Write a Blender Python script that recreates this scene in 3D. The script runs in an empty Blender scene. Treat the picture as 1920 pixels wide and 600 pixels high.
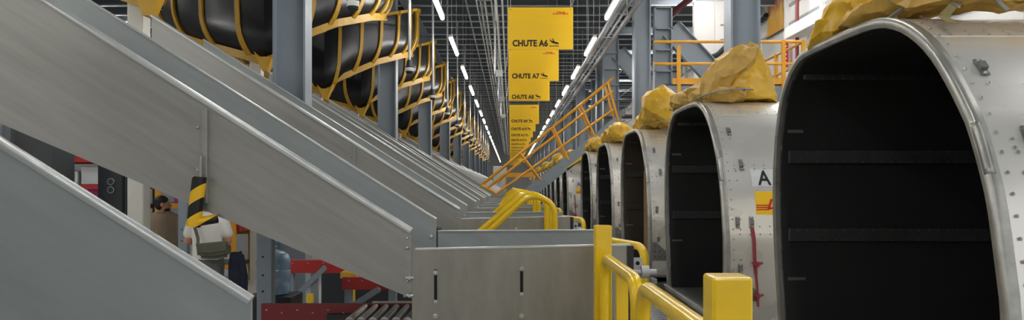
import bpy, bmesh, math, random
from mathutils import Vector, Matrix, noise

random.seed(7)
SC = bpy.context.scene
COL = SC.collection
CAMZ = 1.85          # camera height above the hall floor
F = 1420.0           # focal length in pixels of the 1920 px frame
S = 4.75             # bay spacing along the aisle

# ------------------------------------------------------------------ camera
cam_d = bpy.data.cameras.new('camera')
cam_d.sensor_width = 36.0
cam_d.lens = F / 1920 * 36.0
cam_d.shift_x = 3 / 1920
cam_d.shift_y = 50 / 1920
cam_d.clip_start = 0.02
cam_d.clip_end = 400
cam = bpy.data.objects.new('camera', cam_d)
COL.objects.link(cam)
cam.location = (0, 0, CAMZ)
cam.rotation_euler = (math.radians(90), 0, 0)
SC.camera = cam

# ------------------------------------------------------------------ world / exposure
w = bpy.data.worlds.new('world')
SC.world = w
w.use_nodes = True
w.node_tree.nodes['Background'].inputs[0].default_value = (0.97, 0.985, 1.0, 1)
w.node_tree.nodes['Background'].inputs[1].default_value = 0.62
vs = SC.view_settings
vs.view_transform = 'Standard'
vs.look = 'None'
vs.gamma = 1.0
vs.use_curve_mapping = False
vs.exposure = 0.62
LED_STRENGTH = 34.0

# ------------------------------------------------------------------ materials
def lin(h):
    h = h.lstrip('#')
    out = []
    for i in (0, 2, 4):
        c = int(h[i:i+2], 16) / 255
        out.append(c / 12.92 if c <= 0.04045 else ((c + 0.055) / 1.055) ** 2.4)
    return out

MATS = {}
def mat(name, col, rough=0.5, metal=0.0, var=0.12, scale=(3, 3, 3), bump=0.0, bscale=40.0, col2=None, rvar=0.0,
        spec=None, trans=0.0, emit=0.0, coat=0.0, rot=0.0, detail=6.0):
    if name in MATS:
        return MATS[name]
    m = bpy.data.materials.new(name)
    m.use_nodes = True
    nt = m.node_tree
    b = nt.nodes['Principled BSDF']
    c = lin(col) if isinstance(col, str) else list(col)
    if col2 is None:
        c1 = [max(0, x * (1 - var)) for x in c]
        c2 = [min(1, x * (1 + var)) for x in c]
    else:
        c1, c2 = c, lin(col2)
    tc = nt.nodes.new('ShaderNodeTexCoord')
    mp = nt.nodes.new('ShaderNodeMapping')
    mp.inputs['Scale'].default_value = scale
    if rot:
        mr0 = nt.nodes.new('ShaderNodeMapping')
        mr0.inputs['Rotation'].default_value = (0, rot, 0)
        nt.links.new(tc.outputs['Object'], mr0.inputs['Vector'])
        nt.links.new(mr0.outputs[0], mp.inputs['Vector'])
    else:
        nt.links.new(tc.outputs['Object'], mp.inputs['Vector'])
    nz = nt.nodes.new('ShaderNodeTexNoise')
    nz.inputs['Scale'].default_value = 1.0
    nz.inputs['Detail'].default_value = detail
    nz.inputs['Roughness'].default_value = 0.62
    nt.links.new(mp.outputs[0], nz.inputs['Vector'])
    rp = nt.nodes.new('ShaderNodeValToRGB')
    rp.color_ramp.elements[0].position = 0.3
    rp.color_ramp.elements[1].position = 0.7
    rp.color_ramp.elements[0].color = (*c1, 1)
    rp.color_ramp.elements[1].color = (*c2, 1)
    nt.links.new(nz.outputs['Fac'], rp.inputs[0])
    nt.links.new(rp.outputs[0], b.inputs['Base Color'])
    b.inputs['Roughness'].default_value = rough
    b.inputs['Metallic'].default_value = metal
    if rvar > 0:
        mr = nt.nodes.new('ShaderNodeMapRange')
        mr.inputs[1].default_value = 0.3
        mr.inputs[2].default_value = 0.7
        mr.inputs[3].default_value = max(0.02, rough - rvar)
        mr.inputs[4].default_value = min(1.0, rough + rvar)
        nt.links.new(nz.outputs['Fac'], mr.inputs[0])
        nt.links.new(mr.outputs[0], b.inputs['Roughness'])
    if bump > 0:
        n2 = nt.nodes.new('ShaderNodeTexNoise')
        n2.inputs['Scale'].default_value = bscale
        n2.inputs['Detail'].default_value = 3.0
        nt.links.new(tc.outputs['Object'], n2.inputs['Vector'])
        bp = nt.nodes.new('ShaderNodeBump')
        bp.inputs['Strength'].default_value = bump
        bp.inputs['Distance'].default_value = 0.02
        nt.links.new(n2.outputs['Fac'], bp.inputs['Height'])
        nt.links.new(bp.outputs[0], b.inputs['Normal'])
    if spec is not None:
        b.inputs['Specular IOR Level'].default_value = spec
    if trans > 0:
        b.inputs['Transmission Weight'].default_value = trans
    if emit > 0:
        b.inputs['Emission Color'].default_value = (1.0, 0.985, 0.95, 1)
        b.inputs['Emission Strength'].default_value = emit
    if coat > 0:
        b.inputs['Coat Weight'].default_value = coat
        b.inputs['Coat Roughness'].default_value = 0.12
    MATS[name] = m
    return m

STEEL = mat('galvanised_steel', '#9b9a94', 0.40, 0.5, 0.13, (.9, 2.0, 14), 0.02, 60, rvar=0.05, rot=-.56)
STEEL_IN = mat('blue_grey_steel', '#a2a7a6', 0.42, 0.35, 0.10, (1.2, 2.0, 9.0), 0.02, 50, rvar=0.04, rot=-.56)
STEEL_LIP = mat('bright_folded_steel', '#cfd1cf', 0.32, 0.6, 0.10, (4, 4, 4))
STEEL_TRAY = mat('worn_tray_steel', '#98968d', 0.38, 0.55, 0.16, (6.0, 3, 1.6), 0.03, 30, rvar=0.05)
ALU = mat('container_aluminium', '#e8e5de', 0.28, 0.62, 0.07, (1.2, 1.2, 2.0), 0.025, 3, rvar=0.03, detail=1.5)
ALU_FRAME = mat('worn_aluminium_edge', '#a5a49e', 0.34, 0.7, 0.22, (6, 6, 6), 0.05, 30)
ALU_DARK = mat('dull_aluminium', '#7e7f7d', 0.45, 0.6, 0.2, (5, 5, 5))
INTERIOR = mat('black_liner', '#1b1c1c', 0.7, 0.0, 0.25, (2, 2, 2))  # shade inside the containers put into a near-black base colour
INNER_RAIL = mat('dark_liner_rail', '#3b3d3c', 0.55, 0.2, 0.25, (5, 5, 5))
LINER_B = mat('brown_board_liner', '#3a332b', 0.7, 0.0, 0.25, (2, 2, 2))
BOLT = mat('zinc_bolt', '#c6c8c8', 0.28, 0.85, 0.1)
DARK = mat('dark_void', '#0f1011', 0.8, 0.0, 0.1)
YEL = mat('safety_yellow_paint', '#f4c90a', 0.24, 0.0, 0.04, (4, 4, 4), 0.01, 30, coat=0.4)
YEL_O = mat('amber_stair_paint', '#e6a32a', 0.42, 0.0, 0.08)
YEL_S = mat('shaded_spiral_yellow', '#b98f22', 0.45, 0.0, 0.12, (3, 3, 3))  # yellow darkened: the shading on the spirals is put into the colour
BLACK_PL = mat('black_gloss_plastic', '#111217', 0.30, 0.0, 0.2, (1.5, 1.5, 1.5), 0.0, spec=0.55)
COLGREY = mat('column_grey_paint', '#87919a', 0.42, 0.0, 0.05, (1, 1, 1))
COLGREY_D = mat('frame_grey_paint', '#7b858e', 0.5, 0.0, 0.06, (1, 1, 1))
CREAM = mat('cream_paint', '#d5d2c8', 0.5, 0.0, 0.04)
SIGN = mat('sign_yellow', '#fcc907', 0.45, 0.0, 0.02)
INK = mat('black_lettering', '#14130f', 0.6)
REDINK = mat('red_lettering', '#c8102e', 0.55)
TARP = mat('yellow_tarpaulin', '#c79a20', 0.38, 0.0, 0.2, (5, 5, 5), 0.12, 24, col2='#dcb12c', rvar=0.1)
TARP_D = mat('faded_tarpaulin', '#a98538', 0.42, 0.0, 0.2, (6, 6, 6), 0.16, 20, col2='#c8a24a', rvar=0.1)
WEB = mat('grey_webbing', '#8d8b80', 0.75, 0.0, 0.15, (20, 20, 20))
KHAKI = mat('khaki_webbing', '#8a7f52', 0.8, 0.0, 0.15, (20, 20, 20))
REDSTRAP = mat('red_strap', '#9a3b42', 0.75, 0.0, 0.15, (20, 20, 20))
LED = mat('led_tube', '#ffffff', 0.5, emit=LED_STRENGTH, var=0.0)
WHITE = mat('white_paint', '#eceae5', 0.55, 0.0, 0.03, (0.6, 0.6, 0.6))
WHITE_WALL = mat('white_wall_cladding', '#eceae6', 0.6, 0.0, 0.03, (0.4, 0.4, 0.4))
GREY_WALL = mat('grey_wall', '#b4b6b4', 0.7, 0.0, 0.06, (0.5, 0.5, 0.5))
ROOF = mat('roof_deck', '#6d757c', 0.6, 0.1, 0.1, (1, 1, 1))
JOIST = mat('joist_grey', '#b9bfc4', 0.45, 0.2, 0.08)
PIPE = mat('galvanised_conduit', '#b3b6b8', 0.4, 0.4, 0.08)
FLOOR = mat('polished_concrete', '#b9b6b0', 0.32, 0.0, 0.08, (0.8, 0.8, 0.8), 0.02, 8)
RED = mat('red_beam_paint', '#b32420', 0.42, 0.0, 0.1)
REDD = mat('dark_red_rail_paint', '#7c1719', 0.42, 0.0, 0.1)
MAROON = mat('maroon_pipe', '#7a2b30', 0.5, 0.0, 0.06)
ROLLER = mat('roller_steel', '#a9aba9', 0.22, 0.85, 0.12, (9, 9, 9))
JUG = mat('blue_jug_plastic', '#a9c6df', 0.18, 0.0, 0.05, trans=0.55)
BLUE = mat('blue_floor_tape', '#5fa0d8', 0.5)
NEARBLK = mat('black_metal', '#22252a', 0.5, 0.1, 0.1)
DGREY = mat('dark_grey_metal', '#43474b', 0.5, 0.1, 0.1)
SKIN = mat('skin', '#c08a6c', 0.5, 0.0, 0.05)
HAIR = mat('dark_hair', '#1c1512', 0.6, 0.0, 0.2, (30, 30, 30))
BLAZER = mat('tan_blazer', '#8d7a66', 0.85, 0.0, 0.08, (25, 25, 25), 0.1, 200)
TROUSER_D = mat('dark_trousers', '#2b2c30', 0.85)
TROUSER = mat('olive_grey_trousers', '#6a6d66', 0.85, 0.0, 0.08)
TSHIRT = mat('white_tshirt', '#e9e4de', 0.85, 0.0, 0.03)
BAGM = mat('olive_canvas', '#5f5f50', 0.8, 0.0, 0.1, (10, 10, 10), 0.1, 80)
NAVY = mat('navy_cloth', '#1a2233', 0.85)
SHOE = mat('black_shoe', '#17171a', 0.4)
WOOD = mat('plywood', '#9a7b56', 0.65, 0.0, 0.15, (2, 2, 14))
CARD = mat('cardboard', '#a37f53', 0.8, 0.0, 0.06)
PINK = mat('pink_plastic_wrap', '#c23f8e', 0.4, 0.0, 0.25, (6, 6, 6))
WPARC = mat('white_parcel_wrap', '#d6d8da', 0.45, 0.0, 0.08, (6, 6, 6))
ORANGE = mat('orange_plastic', '#e0901a', 0.45)

def hazard(name, k=8.0):
    m = bpy.data.materials.new(name)
    m.use_nodes = True
    nt = m.node_tree
    b = nt.nodes['Principled BSDF']
    tc = nt.nodes.new('ShaderNodeTexCoord')
    sp = nt.nodes.new('ShaderNodeSeparateXYZ')
    nt.links.new(tc.outputs['Object'], sp.inputs[0])
    mx = nt.nodes.new('ShaderNodeMath'); mx.operation = 'MULTIPLY_ADD'
    mx.inputs[1].default_value = -0.62
    nt.links.new(sp.outputs['X'], mx.inputs[0])
    nt.links.new(sp.outputs['Z'], mx.inputs[2])
    sc = nt.nodes.new('ShaderNodeMath'); sc.operation = 'MULTIPLY'
    sc.inputs[1].default_value = k
    nt.links.new(mx.outputs[0], sc.inputs[0])
    fr = nt.nodes.new('ShaderNodeMath'); fr.operation = 'FRACT'
    nt.links.new(sc.outputs[0], fr.inputs[0])
    gt = nt.nodes.new('ShaderNodeMath'); gt.operation = 'GREATER_THAN'
    gt.inputs[1].default_value = 0.5
    nt.links.new(fr.outputs[0], gt.inputs[0])
    mi = nt.nodes.new('ShaderNodeMix'); mi.data_type = 'RGBA'
    mi.inputs[6].default_value = (*lin('#f0bd1a'), 1)
    mi.inputs[7].default_value = (*lin('#131312'), 1)
    nt.links.new(gt.outputs[0], mi.inputs[0])
    nt.links.new(mi.outputs[2], b.inputs['Base Color'])
    b.inputs['Roughness'].default_value = 0.4
    return m
HAZ = hazard('hazard_stripes', 6.0)
HAZ2 = hazard('hazard_edge_stripes', 4.0)

def poster_mat():
    m = bpy.data.materials.new('printed_poster')
    m.use_nodes = True
    nt = m.node_tree
    b = nt.nodes['Principled BSDF']
    tc = nt.nodes.new('ShaderNodeTexCoord')
    sp = nt.nodes.new('ShaderNodeSeparateXYZ')
    nt.links.new(tc.outputs['Object'], sp.inputs[0])
    mp = nt.nodes.new('ShaderNodeMapping')
    mp.inputs['Scale'].default_value = (1, 7, 0.7)
    nt.links.new(tc.outputs['Object'], mp.inputs[0])
    nz = nt.nodes.new('ShaderNodeTexNoise'); nz.inputs['Scale'].default_value = 1.3
    nt.links.new(mp.outputs[0], nz.inputs['Vector'])
    ad = nt.nodes.new('ShaderNodeMath'); ad.operation = 'MULTIPLY_ADD'
    ad.inputs[1].default_value = 0.45
    nt.links.new(sp.outputs['Z'], ad.inputs[0])
    nt.links.new(nz.outputs['Fac'], ad.inputs[2])
    rp = nt.nodes.new('ShaderNodeValToRGB')
    e = rp.color_ramp.elements
    e[0].position = 0.3; e[0].color = (*lin('#e2a53a'), 1)
    e[1].position = 1.2 if False else 1.0; e[1].color = (*lin('#dfe3e8'), 1)
    n = e.new(0.55); n.color = (*lin('#e8c06a'), 1)
    n = e.new(0.72); n.color = (*lin('#a8452e'), 1)
    nt.links.new(ad.outputs[0], rp.inputs[0])
    nt.links.new(rp.outputs[0], b.inputs['Base Color'])
    b.inputs['Roughness'].default_value = 0.4
    return m
POSTER = poster_mat()

# ------------------------------------------------------------------ mesh helpers
def B():
    return bmesh.new()

def box(bm, x0, x1, y0, y1, z0, z1):
    v = [bm.verts.new((x, y, z)) for x in (x0, x1) for y in (y0, y1) for z in (z0, z1)]
    for f in ((0, 1, 3, 2), (4, 6, 7, 5), (0, 4, 5, 1), (2, 3, 7, 6), (0, 2, 6, 4), (1, 5, 7, 3)):
        bm.faces.new([v[i] for i in f])
    return v

def prism(bm, pts, a0, a1, axis='y'):
    """polygon pts (u,v) extruded from a0 to a1; axis y: (x,z); axis x: (y,z); axis z: (x,y)"""
    def P(u, v, a):
        return {'y': (u, a, v), 'x': (a, u, v), 'z': (u, v, a)}[axis]
    A = [bm.verts.new(P(u, v, a0)) for u, v in pts]
    Bv = [bm.verts.new(P(u, v, a1)) for u, v in pts]
    n = len(pts)
    bm.faces.new(A); bm.faces.new(Bv[::-1])
    for i in range(n):
        j = (i + 1) % n
        bm.faces.new((A[j], A[i], Bv[i], Bv[j]))

def fillet(pts, r, n=6):
    pts = [Vector(p) for p in pts]
    out = [pts[0]]
    for i in range(1, len(pts) - 1):
        p, a, b = pts[i], pts[i - 1], pts[i + 1]
        u, v = (a - p), (b - p)
        lu, lv = u.length, v.length
        u.normalize(); v.normalize()
        ang = u.angle(v)
        t = min(r / math.tan(ang / 2), lu * 0.49, lv * 0.49)
        p0, p1 = p + u * t, p + v * t
        for k in range(n + 1):
            s = k / n
            out.append((p0 * (1 - s) + p * s) * (1 - s) + (p * (1 - s) + p1 * s) * s)
    out.append(pts[-1])
    return out

def tube(bm, pts, r, n=12, caps=True, closed=False, rads=None, squash=1.0):
    pts = [Vector(p) for p in pts]
    m = len(pts)
    T = []
    for i in range(m):
        a = pts[i - 1] if (i > 0 or closed) else pts[i]
        b = pts[(i + 1) % m] if (i < m - 1 or closed) else pts[i]
        d = (b - a)
        T.append(d.normalized() if d.length > 1e-9 else Vector((0, 0, 1)))
    ref = Vector((0, 0, 1)) if abs(T[0].z) < 0.9 else Vector((1, 0, 0))
    N = (ref - T[0] * ref.dot(T[0])).normalized()
    rings = []
    for i in range(m):
        N = (N - T[i] * N.dot(T[i]))
        if N.length < 1e-6:
            N = T[i].orthogonal()
        N.normalize()
        Bn = T[i].cross(N)
        rr = rads[i] if rads else r
        rings.append([bm.verts.new(pts[i] + (N * math.cos(2 * math.pi * k / n) * squash + Bn * math.sin(2 * math.pi * k / n)) * rr) for k in range(n)])
    for i in range(m if closed else m - 1):
        R0, R1 = rings[i], rings[(i + 1) % m]
        for k in range(n):
            bm.faces.new((R0[k], R0[(k + 1) % n], R1[(k + 1) % n], R1[k]))
    if caps and not closed:
        bm.faces.new(rings[0][::-1]); bm.faces.new(rings[-1])
    return rings

def bar(bm, a, b, w, h, up=(0, 0, 1)):
    """rectangular bar from a to b, w across, h along up"""
    a, b = Vector(a), Vector(b)
    t = (b - a).normalized()
    u = Vector(up); u = (u - t * u.dot(t)).normalized()
    s = t.cross(u)
    V = []
    for p in (a, b):
        for i, j in ((-1, -1), (1, -1), (1, 1), (-1, 1)):
            V.append(bm.verts.new(p + s * (i * w / 2) + u * (j * h / 2)))
    for f in ((3, 2, 1, 0), (4, 5, 6, 7), (0, 1, 5, 4), (1, 2, 6, 5), (2, 3, 7, 6), (3, 0, 4, 7)):
        bm.faces.new([V[i] for i in f])

def lathe(bm, prof, c=(0, 0, 0), n=20):
    rings = []
    for r, z in prof:
        rings.append([bm.verts.new((c[0] + max(r, 1e-4) * math.cos(2 * math.pi * k / n), c[1] + max(r, 1e-4) * math.sin(2 * math.pi * k / n), c[2] + z)) for k in range(n)])
    for i in range(len(rings) - 1):
        for k in range(n):
            bm.faces.new((rings[i][k], rings[i][(k + 1) % n], rings[i + 1][(k + 1) % n], rings[i + 1][k]))
    bm.faces.new(rings[0][::-1]); bm.faces.new(rings[-1])

def dome(bm, p, nrm, r, h, n=7):
    p = Vector(p); nrm = Vector(nrm).normalized()
    a = nrm.orthogonal().normalized(); b = nrm.cross(a)
    R = [bm.verts.new(p + (a * math.cos(2 * math.pi * k / n) + b * math.sin(2 * math.pi * k / n)) * r) for k in range(n)]
    R2 = [bm.verts.new(p + nrm * h * 0.75 + (a * math.cos(2 * math.pi * k / n) + b * math.sin(2 * math.pi * k / n)) * r * 0.62) for k in range(n)]
    for k in range(n):
        bm.faces.new((R[k], R[(k + 1) % n], R2[(k + 1) % n], R2[k]))
    t = bm.verts.new(p + nrm * h)
    for k in range(n):
        bm.faces.new((R2[k], R2[(k + 1) % n], t))

def obj(name, bm, m, parent=None, smooth=False, bevel=0.0, angle=35, loc=None):
    bmesh.ops.recalc_face_normals(bm, faces=bm.faces)
    me = bpy.data.meshes.new(name)
    bm.to_mesh(me); bm.free()
    me.materials.append(m)
    if smooth:
        for p in me.polygons:
            p.use_smooth = True
        me.set_sharp_from_angle(angle=math.radians(angle))
    o = bpy.data.objects.new(name, me)
    COL.objects.link(o)
    if parent is not None:
        o.parent = parent
    if loc is not None:
        o.location = loc
    if bevel > 0:
        md = o.modifiers.new('bevel', 'BEVEL')
        md.width = bevel; md.segments = 2; md.limit_method = 'ANGLE'
    return o

def tag(o, label, cat, group=None, kind=None):
    o['label'] = label; o['category'] = cat
    if group: o['group'] = group
    if kind: o['kind'] = kind
    return o

def thing(name, label, cat, loc=(0, 0, 0), group=None, rotz=0.0):
    o = bpy.data.objects.new(name, None)
    o.empty_display_size = 0.2
    COL.objects.link(o)
    o.location = loc
    o.rotation_euler = (0, 0, rotz)
    return tag(o, label, cat, group)

def struct(name, bm, m, parent=None, **k):
    o = obj(name, bm, m, parent, **k)
    if parent is None:
        o['kind'] = 'structure'
    return o

def copy_tree(o, parent=None, loc=None, label=None):
    c = o.copy()
    COL.objects.link(c)
    if parent is not None:
        c.parent = parent
    if loc is not None:
        c.location = loc
    if label:
        c['label'] = label
    for ch in list(o.children):
        copy_tree(ch, c)
    return c

ORD = ['first', 'second', 'third', 'fourth', 'fifth', 'sixth', 'seventh', 'eighth', 'ninth', 'tenth', 'eleventh', 'twelfth',
       'thirteenth', 'fourteenth', 'fifteenth', 'sixteenth', 'seventeenth', 'eighteenth', 'nineteenth', 'twentieth',
       'twenty-first', 'twenty-second', 'twenty-third', 'twenty-fourth', 'twenty-fifth', 'twenty-sixth']

def text_mesh(txt, width=None, height=None, bold=0.0, shear=0.0, depth=0.002):
    cu = bpy.data.curves.new('lettering', 'FONT')
    cu.body = txt
    cu.size = 1.0
    cu.offset = bold
    cu.shear = shear
    cu.resolution_u = 3
    o = bpy.data.objects.new('lettering', cu)
    COL.objects.link(o)
    dg = bpy.context.evaluated_depsgraph_get()
    me = bpy.data.meshes.new_from_object(o.evaluated_get(dg))
    bpy.data.objects.remove(o); bpy.data.curves.remove(cu)
    bm = B(); bm.from_mesh(me); bpy.data.meshes.remove(me)
    xs = [v.co.x for v in bm.verts]; ys = [v.co.y for v in bm.verts]
    x0, x1, y0, y1 = min(xs), max(xs), min(ys), max(ys)
    sx = width / (x1 - x0) if width else height / (y1 - y0)
    sy = height / (y1 - y0) if height else sx
    for v in bm.verts:
        v.co.x = (v.co.x - x0) * sx; v.co.y = (v.co.y - y0) * sy; v.co.z = 0
    return bm

def catmull(P, n=6):
    P = [Vector(p) for p in P]
    out = []
    for i in range(len(P) - 1):
        p0 = P[i - 1] if i > 0 else P[i] * 2 - P[i + 1]
        p1, p2 = P[i], P[i + 1]
        p3 = P[i + 2] if i + 2 < len(P) else P[i + 1] * 2 - P[i]
        for k in range(n):
            t = k / n
            out.append(0.5 * ((2 * p1) + (p2 - p0) * t + (2 * p0 - 5 * p1 + 4 * p2 - p3) * t * t + (3 * p1 - p0 - 3 * p2 + p3) * t ** 3))
    out.append(P[-1])
    return out

def interp(tab, x):
    if x <= tab[0][0]: return tab[0][1]
    for (a, fa), (b, fb) in zip(tab, tab[1:]):
        if x <= b:
            return fa + (fb - fa) * (x - a) / (b - a)
    return tab[-1][1]

def at(px, py, Y):
    """pixel + distance -> world point"""
    return Vector(((px - 957) * Y / F, Y, CAMZ + (350 - py) * Y / F))

# ================================================================== STRUCTURE
YEND = 122.0
bm = B(); box(bm, -24, 10, -26, YEND, -0.2, 0.0)
struct('floor', bm, FLOOR)
ROOFZ = 8.7
bm = B(); box(bm, -24, 10, -26, YEND, ROOFZ, ROOFZ + 0.15)
ceiling = struct('ceiling', bm, ROOF)
# roof joists: I sections across the aisle
HANG = ROOFZ - .36
def web_flange(yy):
    c = web0.copy(); COL.objects.link(c); c.parent = ceiling; c.location = (0, yy, HANG)
    f_ = fl0.copy(); COL.objects.link(f_); f_.parent = c; f_.location = (0, 0, 0)
bm = B(); prism(bm, [(-.012, .03), (.012, .03), (.012, .36), (-.012, .36)], -20, 9.5, 'x')
web0 = obj('joist', bm, ROOF, ceiling, loc=(0, 20, HANG))
bm = B(); prism(bm, [(-.075, 0), (.075, 0), (.075, .03), (-.075, .03)], -20, 9.5, 'x')
fl0 = obj('joist_flange', bm, JOIST, web0)  # paler than the web: light on the flanges put into the colour
JY = [20]
y = 20
i = 0
while y < YEND - 3:
    y += 1.22 + 0.25 * math.sin(i * 2.3)
    i += 1
    JY.append(y)
    web_flange(y)
for y in (-20, -12, -4, 4, 10, 15):
    web_flange(y)
# strut rails that carry the lights
for sx in (-1.55, 2.19, -9.5, -15.5, 7.9, 6.2, -9.1):
    bm = B(); box(bm, sx - .025, sx + .025, -22, YEND - 3, HANG - .05, HANG)
    obj('strut_rail', bm, JOIST, ceiling)
# girders along the aisle
for gx in (-3.5, 3.8):
    bm = B()
    prism(bm, [(gx - .18, 8.0), (gx + .18, 8.0), (gx + .18, 8.04), (gx + .02, 8.05), (gx + .02, 8.32), (gx - .02, 8.32), (gx - .02, 8.05), (gx - .18, 8.04)], -10, YEND - 1, 'y')
    obj('girder', bm, COLGREY_D, ceiling)
# walls
bm = B(); box(bm, 9.6, 9.85, 8, YEND, 0, ROOFZ)
wr = struct('wall_right', bm, WHITE_WALL)
for n_, yy in enumerate([14 + 3.0 * q for q in range(20)]):
    bm = B(); box(bm, 9.42, 9.6, yy - .09, yy + .09, 0, ROOFZ - .1)
    obj('wall_post', bm, WHITE, wr)
for zz in (2.6, 4.1, 5.6, 7.4, 8.05):
    bm = B(); box(bm, 9.52, 9.6, 8, 80, zz - .05, zz + .05)
    obj('wall_rail', bm, PIPE, wr)
bm = B(); box(bm, -24, 10, YEND, YEND + .2, 0, ROOFZ); struct('wall_far', bm, GREY_WALL)
bm = B(); box(bm, -24.2, -24, -26, YEND, 0, ROOFZ); struct('wall_left', bm, GREY_WALL)
bm = B(); box(bm, 8.9, 9.4, 10, 24.6, CAMZ + 4.78, CAMZ + 5.14)
tag(obj('wall_beam', bm, WHITE, bevel=.01), 'white boxed beam sloping up along the right wall above the yellow railing', 'beam')

# ------------------------------------------------------------------ columns
def h_col(name, x0, x1, y0, y1, ztop, label, m=COLGREY):
    t = thing(name, label, 'column', ((x0 + x1) / 2, (y0 + y1) / 2, 0), 'grey steel roof columns')
    hx, hy = (x1 - x0) / 2, (y1 - y0) / 2
    for s in (-1, 1):
        bm = B(); box(bm, s * hx - (.035 if s > 0 else 0), s * hx + (0 if s > 0 else .035), -hy, hy, 0, ztop)
        obj('flange', bm, m, t)
    bm = B(); box(bm, -hx + .035, hx - .035, -hy * .35, -hy * .15, 0, ztop)
    obj('web', bm, m, t)
    bm = B(); box(bm, -hx - .05, hx + .05, -hy - .05, hy + .05, 0, .03)
    obj('base_plate', bm, m, t)
    return t
for i in range(11):
    yy = 12.0 + 9.5 * i
    if i == 0:
        lc = h_col('steel_column', -3.77, -3.25, yy, yy + .4, 8.0, 'grey steel column beside the spiral chutes, nearest on the left')
        rc = h_col('steel_column', 3.55, 4.03, yy + .2, yy + .6, 8.0, 'grey steel column rising behind the tall yellow tarpaulin bundle')
    else:
        copy_tree(lc, loc=(-3.51, yy + .2, 0), label='%s grey steel column from the front in the left row' % ORD[i])
        copy_tree(rc, loc=(3.79, yy + .4, 0), label='%s grey steel column from the front in the right row' % ORD[i])
for i in range(9):
    yy = 36.2 + 4.75 * i
    if i == 0:
        sc_ = h_col('rear_column', 4.9, 5.2, yy, yy + .3, ROOFZ - .4, 'slim grey column behind the far containers, first beyond the stair', COLGREY_D)
    else:
        copy_tree(sc_, loc=(5.05, yy + .15, 0), label='slim grey column behind the far containers, %s beyond the stair' % ORD[i])

# ------------------------------------------------------------------ LED strip lights
def make_light(wire, group):
    t = thing('strip_light', '', 'light', (0, 0, 0), group)
    bm = B(); box(bm, -.045, .045, 0, 2.45, .03, .09)
    obj('housing', bm, WHITE, t)
    bm = B(); tube(bm, [(0, .02, 0.0), (0, 2.43, 0.0)], .042, 10)
    obj('tube', bm, LED, t, smooth=True)
    for yy in (.35, 2.1):
        bm = B(); tube(bm, [(0, yy, .08), (0, yy, wire)], .006, 5)
        obj('suspension_wire', bm, PIPE, t)
    return t
L0 = make_light(HANG - .05 - CAMZ - 3.84, 'led strip lights over the aisle')
first = True
LZ = CAMZ + 3.84
for row, X in (('left', -1.55), ('right', 2.19)):
    for i in range(-6, 22):
        yy = 14.85 + S * i
        if i >= 0:
            lab = '%s glowing led strip light from the front in the %s ceiling row' % (ORD[i], row)
        else:
            lab = 'led strip light of the %s ceiling row behind the viewpoint, %s back from it' % (row, ORD[-i - 1])
        if first:
            L0.location = (X, yy, LZ); L0['label'] = lab; first = False
        else:
            copy_tree(L0, loc=(X, yy, LZ), label=lab)
L1 = make_light(HANG - .05 - 8.15, 'high led strip lights beside the aisle')
first = True
for X, nm, ys in ((-9.5, 'high over the sorting floor on the left', [-17 + 6.5 * i for i in range(12)]), (-15.5, 'far over the left sorting floor', [-17 + 6.5 * i for i in range(12)]),
              (7.9, 'added out of view high along the right wall', [3 + 3.8 * i for i in range(6)]), (6.2, 'added out of view high above the mezzanine', [12, 15, 18, 20.6, 23.2])):  # right rows are added lamps that brighten the wall and mezzanine
    for i, yy in enumerate(ys):
        lab = '%s led strip light from the front %s' % (ORD[i], nm)
        if first:
            L1.location = (X, yy, 8.15); L1['label'] = lab; first = False
        else:
            copy_tree(L1, loc=(X, yy, 8.15), label=lab)

L2 = make_light(HANG - .05 - 5.3, 'added led strip lights out of view over the left sorting floor')  # added lamps out of view, brightening the space under the chutes
for i in range(6):
    lab = '%s added led strip light hung out of view over the left sorting floor' % ORD[i]
    loc = (-9.1, -11 + 4.4 * i, 5.3)
    if i == 0:
        L2.location = loc; L2['label'] = lab
    else:
        copy_tree(L2, loc=loc, label=lab)
# added strip lights, hidden between the joists to brighten the right wall
n_ = 0
for q in range(5, 36, 4):
    for X in (5.4, ):
        o = copy_tree(L1, loc=(X + 2.45, JY[q] + .32, ROOFZ - .16), label='%s added led strip light from the front hidden between the joists of the right bay' % ORD[n_])
        o.rotation_euler = (0, 0, math.radians(90))
        for ch in list(o.children):
            if ch.name.startswith('suspension_wire'):
                bpy.data.objects.remove(ch)
        for xx in (.3, 2.1):
            bm = B(); box(bm, -.02, .02, xx - .02, xx + .02, .09, .16); obj('mount', bm, WHITE, o)
        n_ += 1

# ================================================================== CHUTES
XE = -0.651        # lower end of the chute
XT = -4.62         # upper end
XJ = -2.01         # joint of the two side plates
def ztop(x): return 1.575 + .63 * (XE - x)
def zbot(x): return 1.12 + .425 * (XE - .02 - x)

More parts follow.
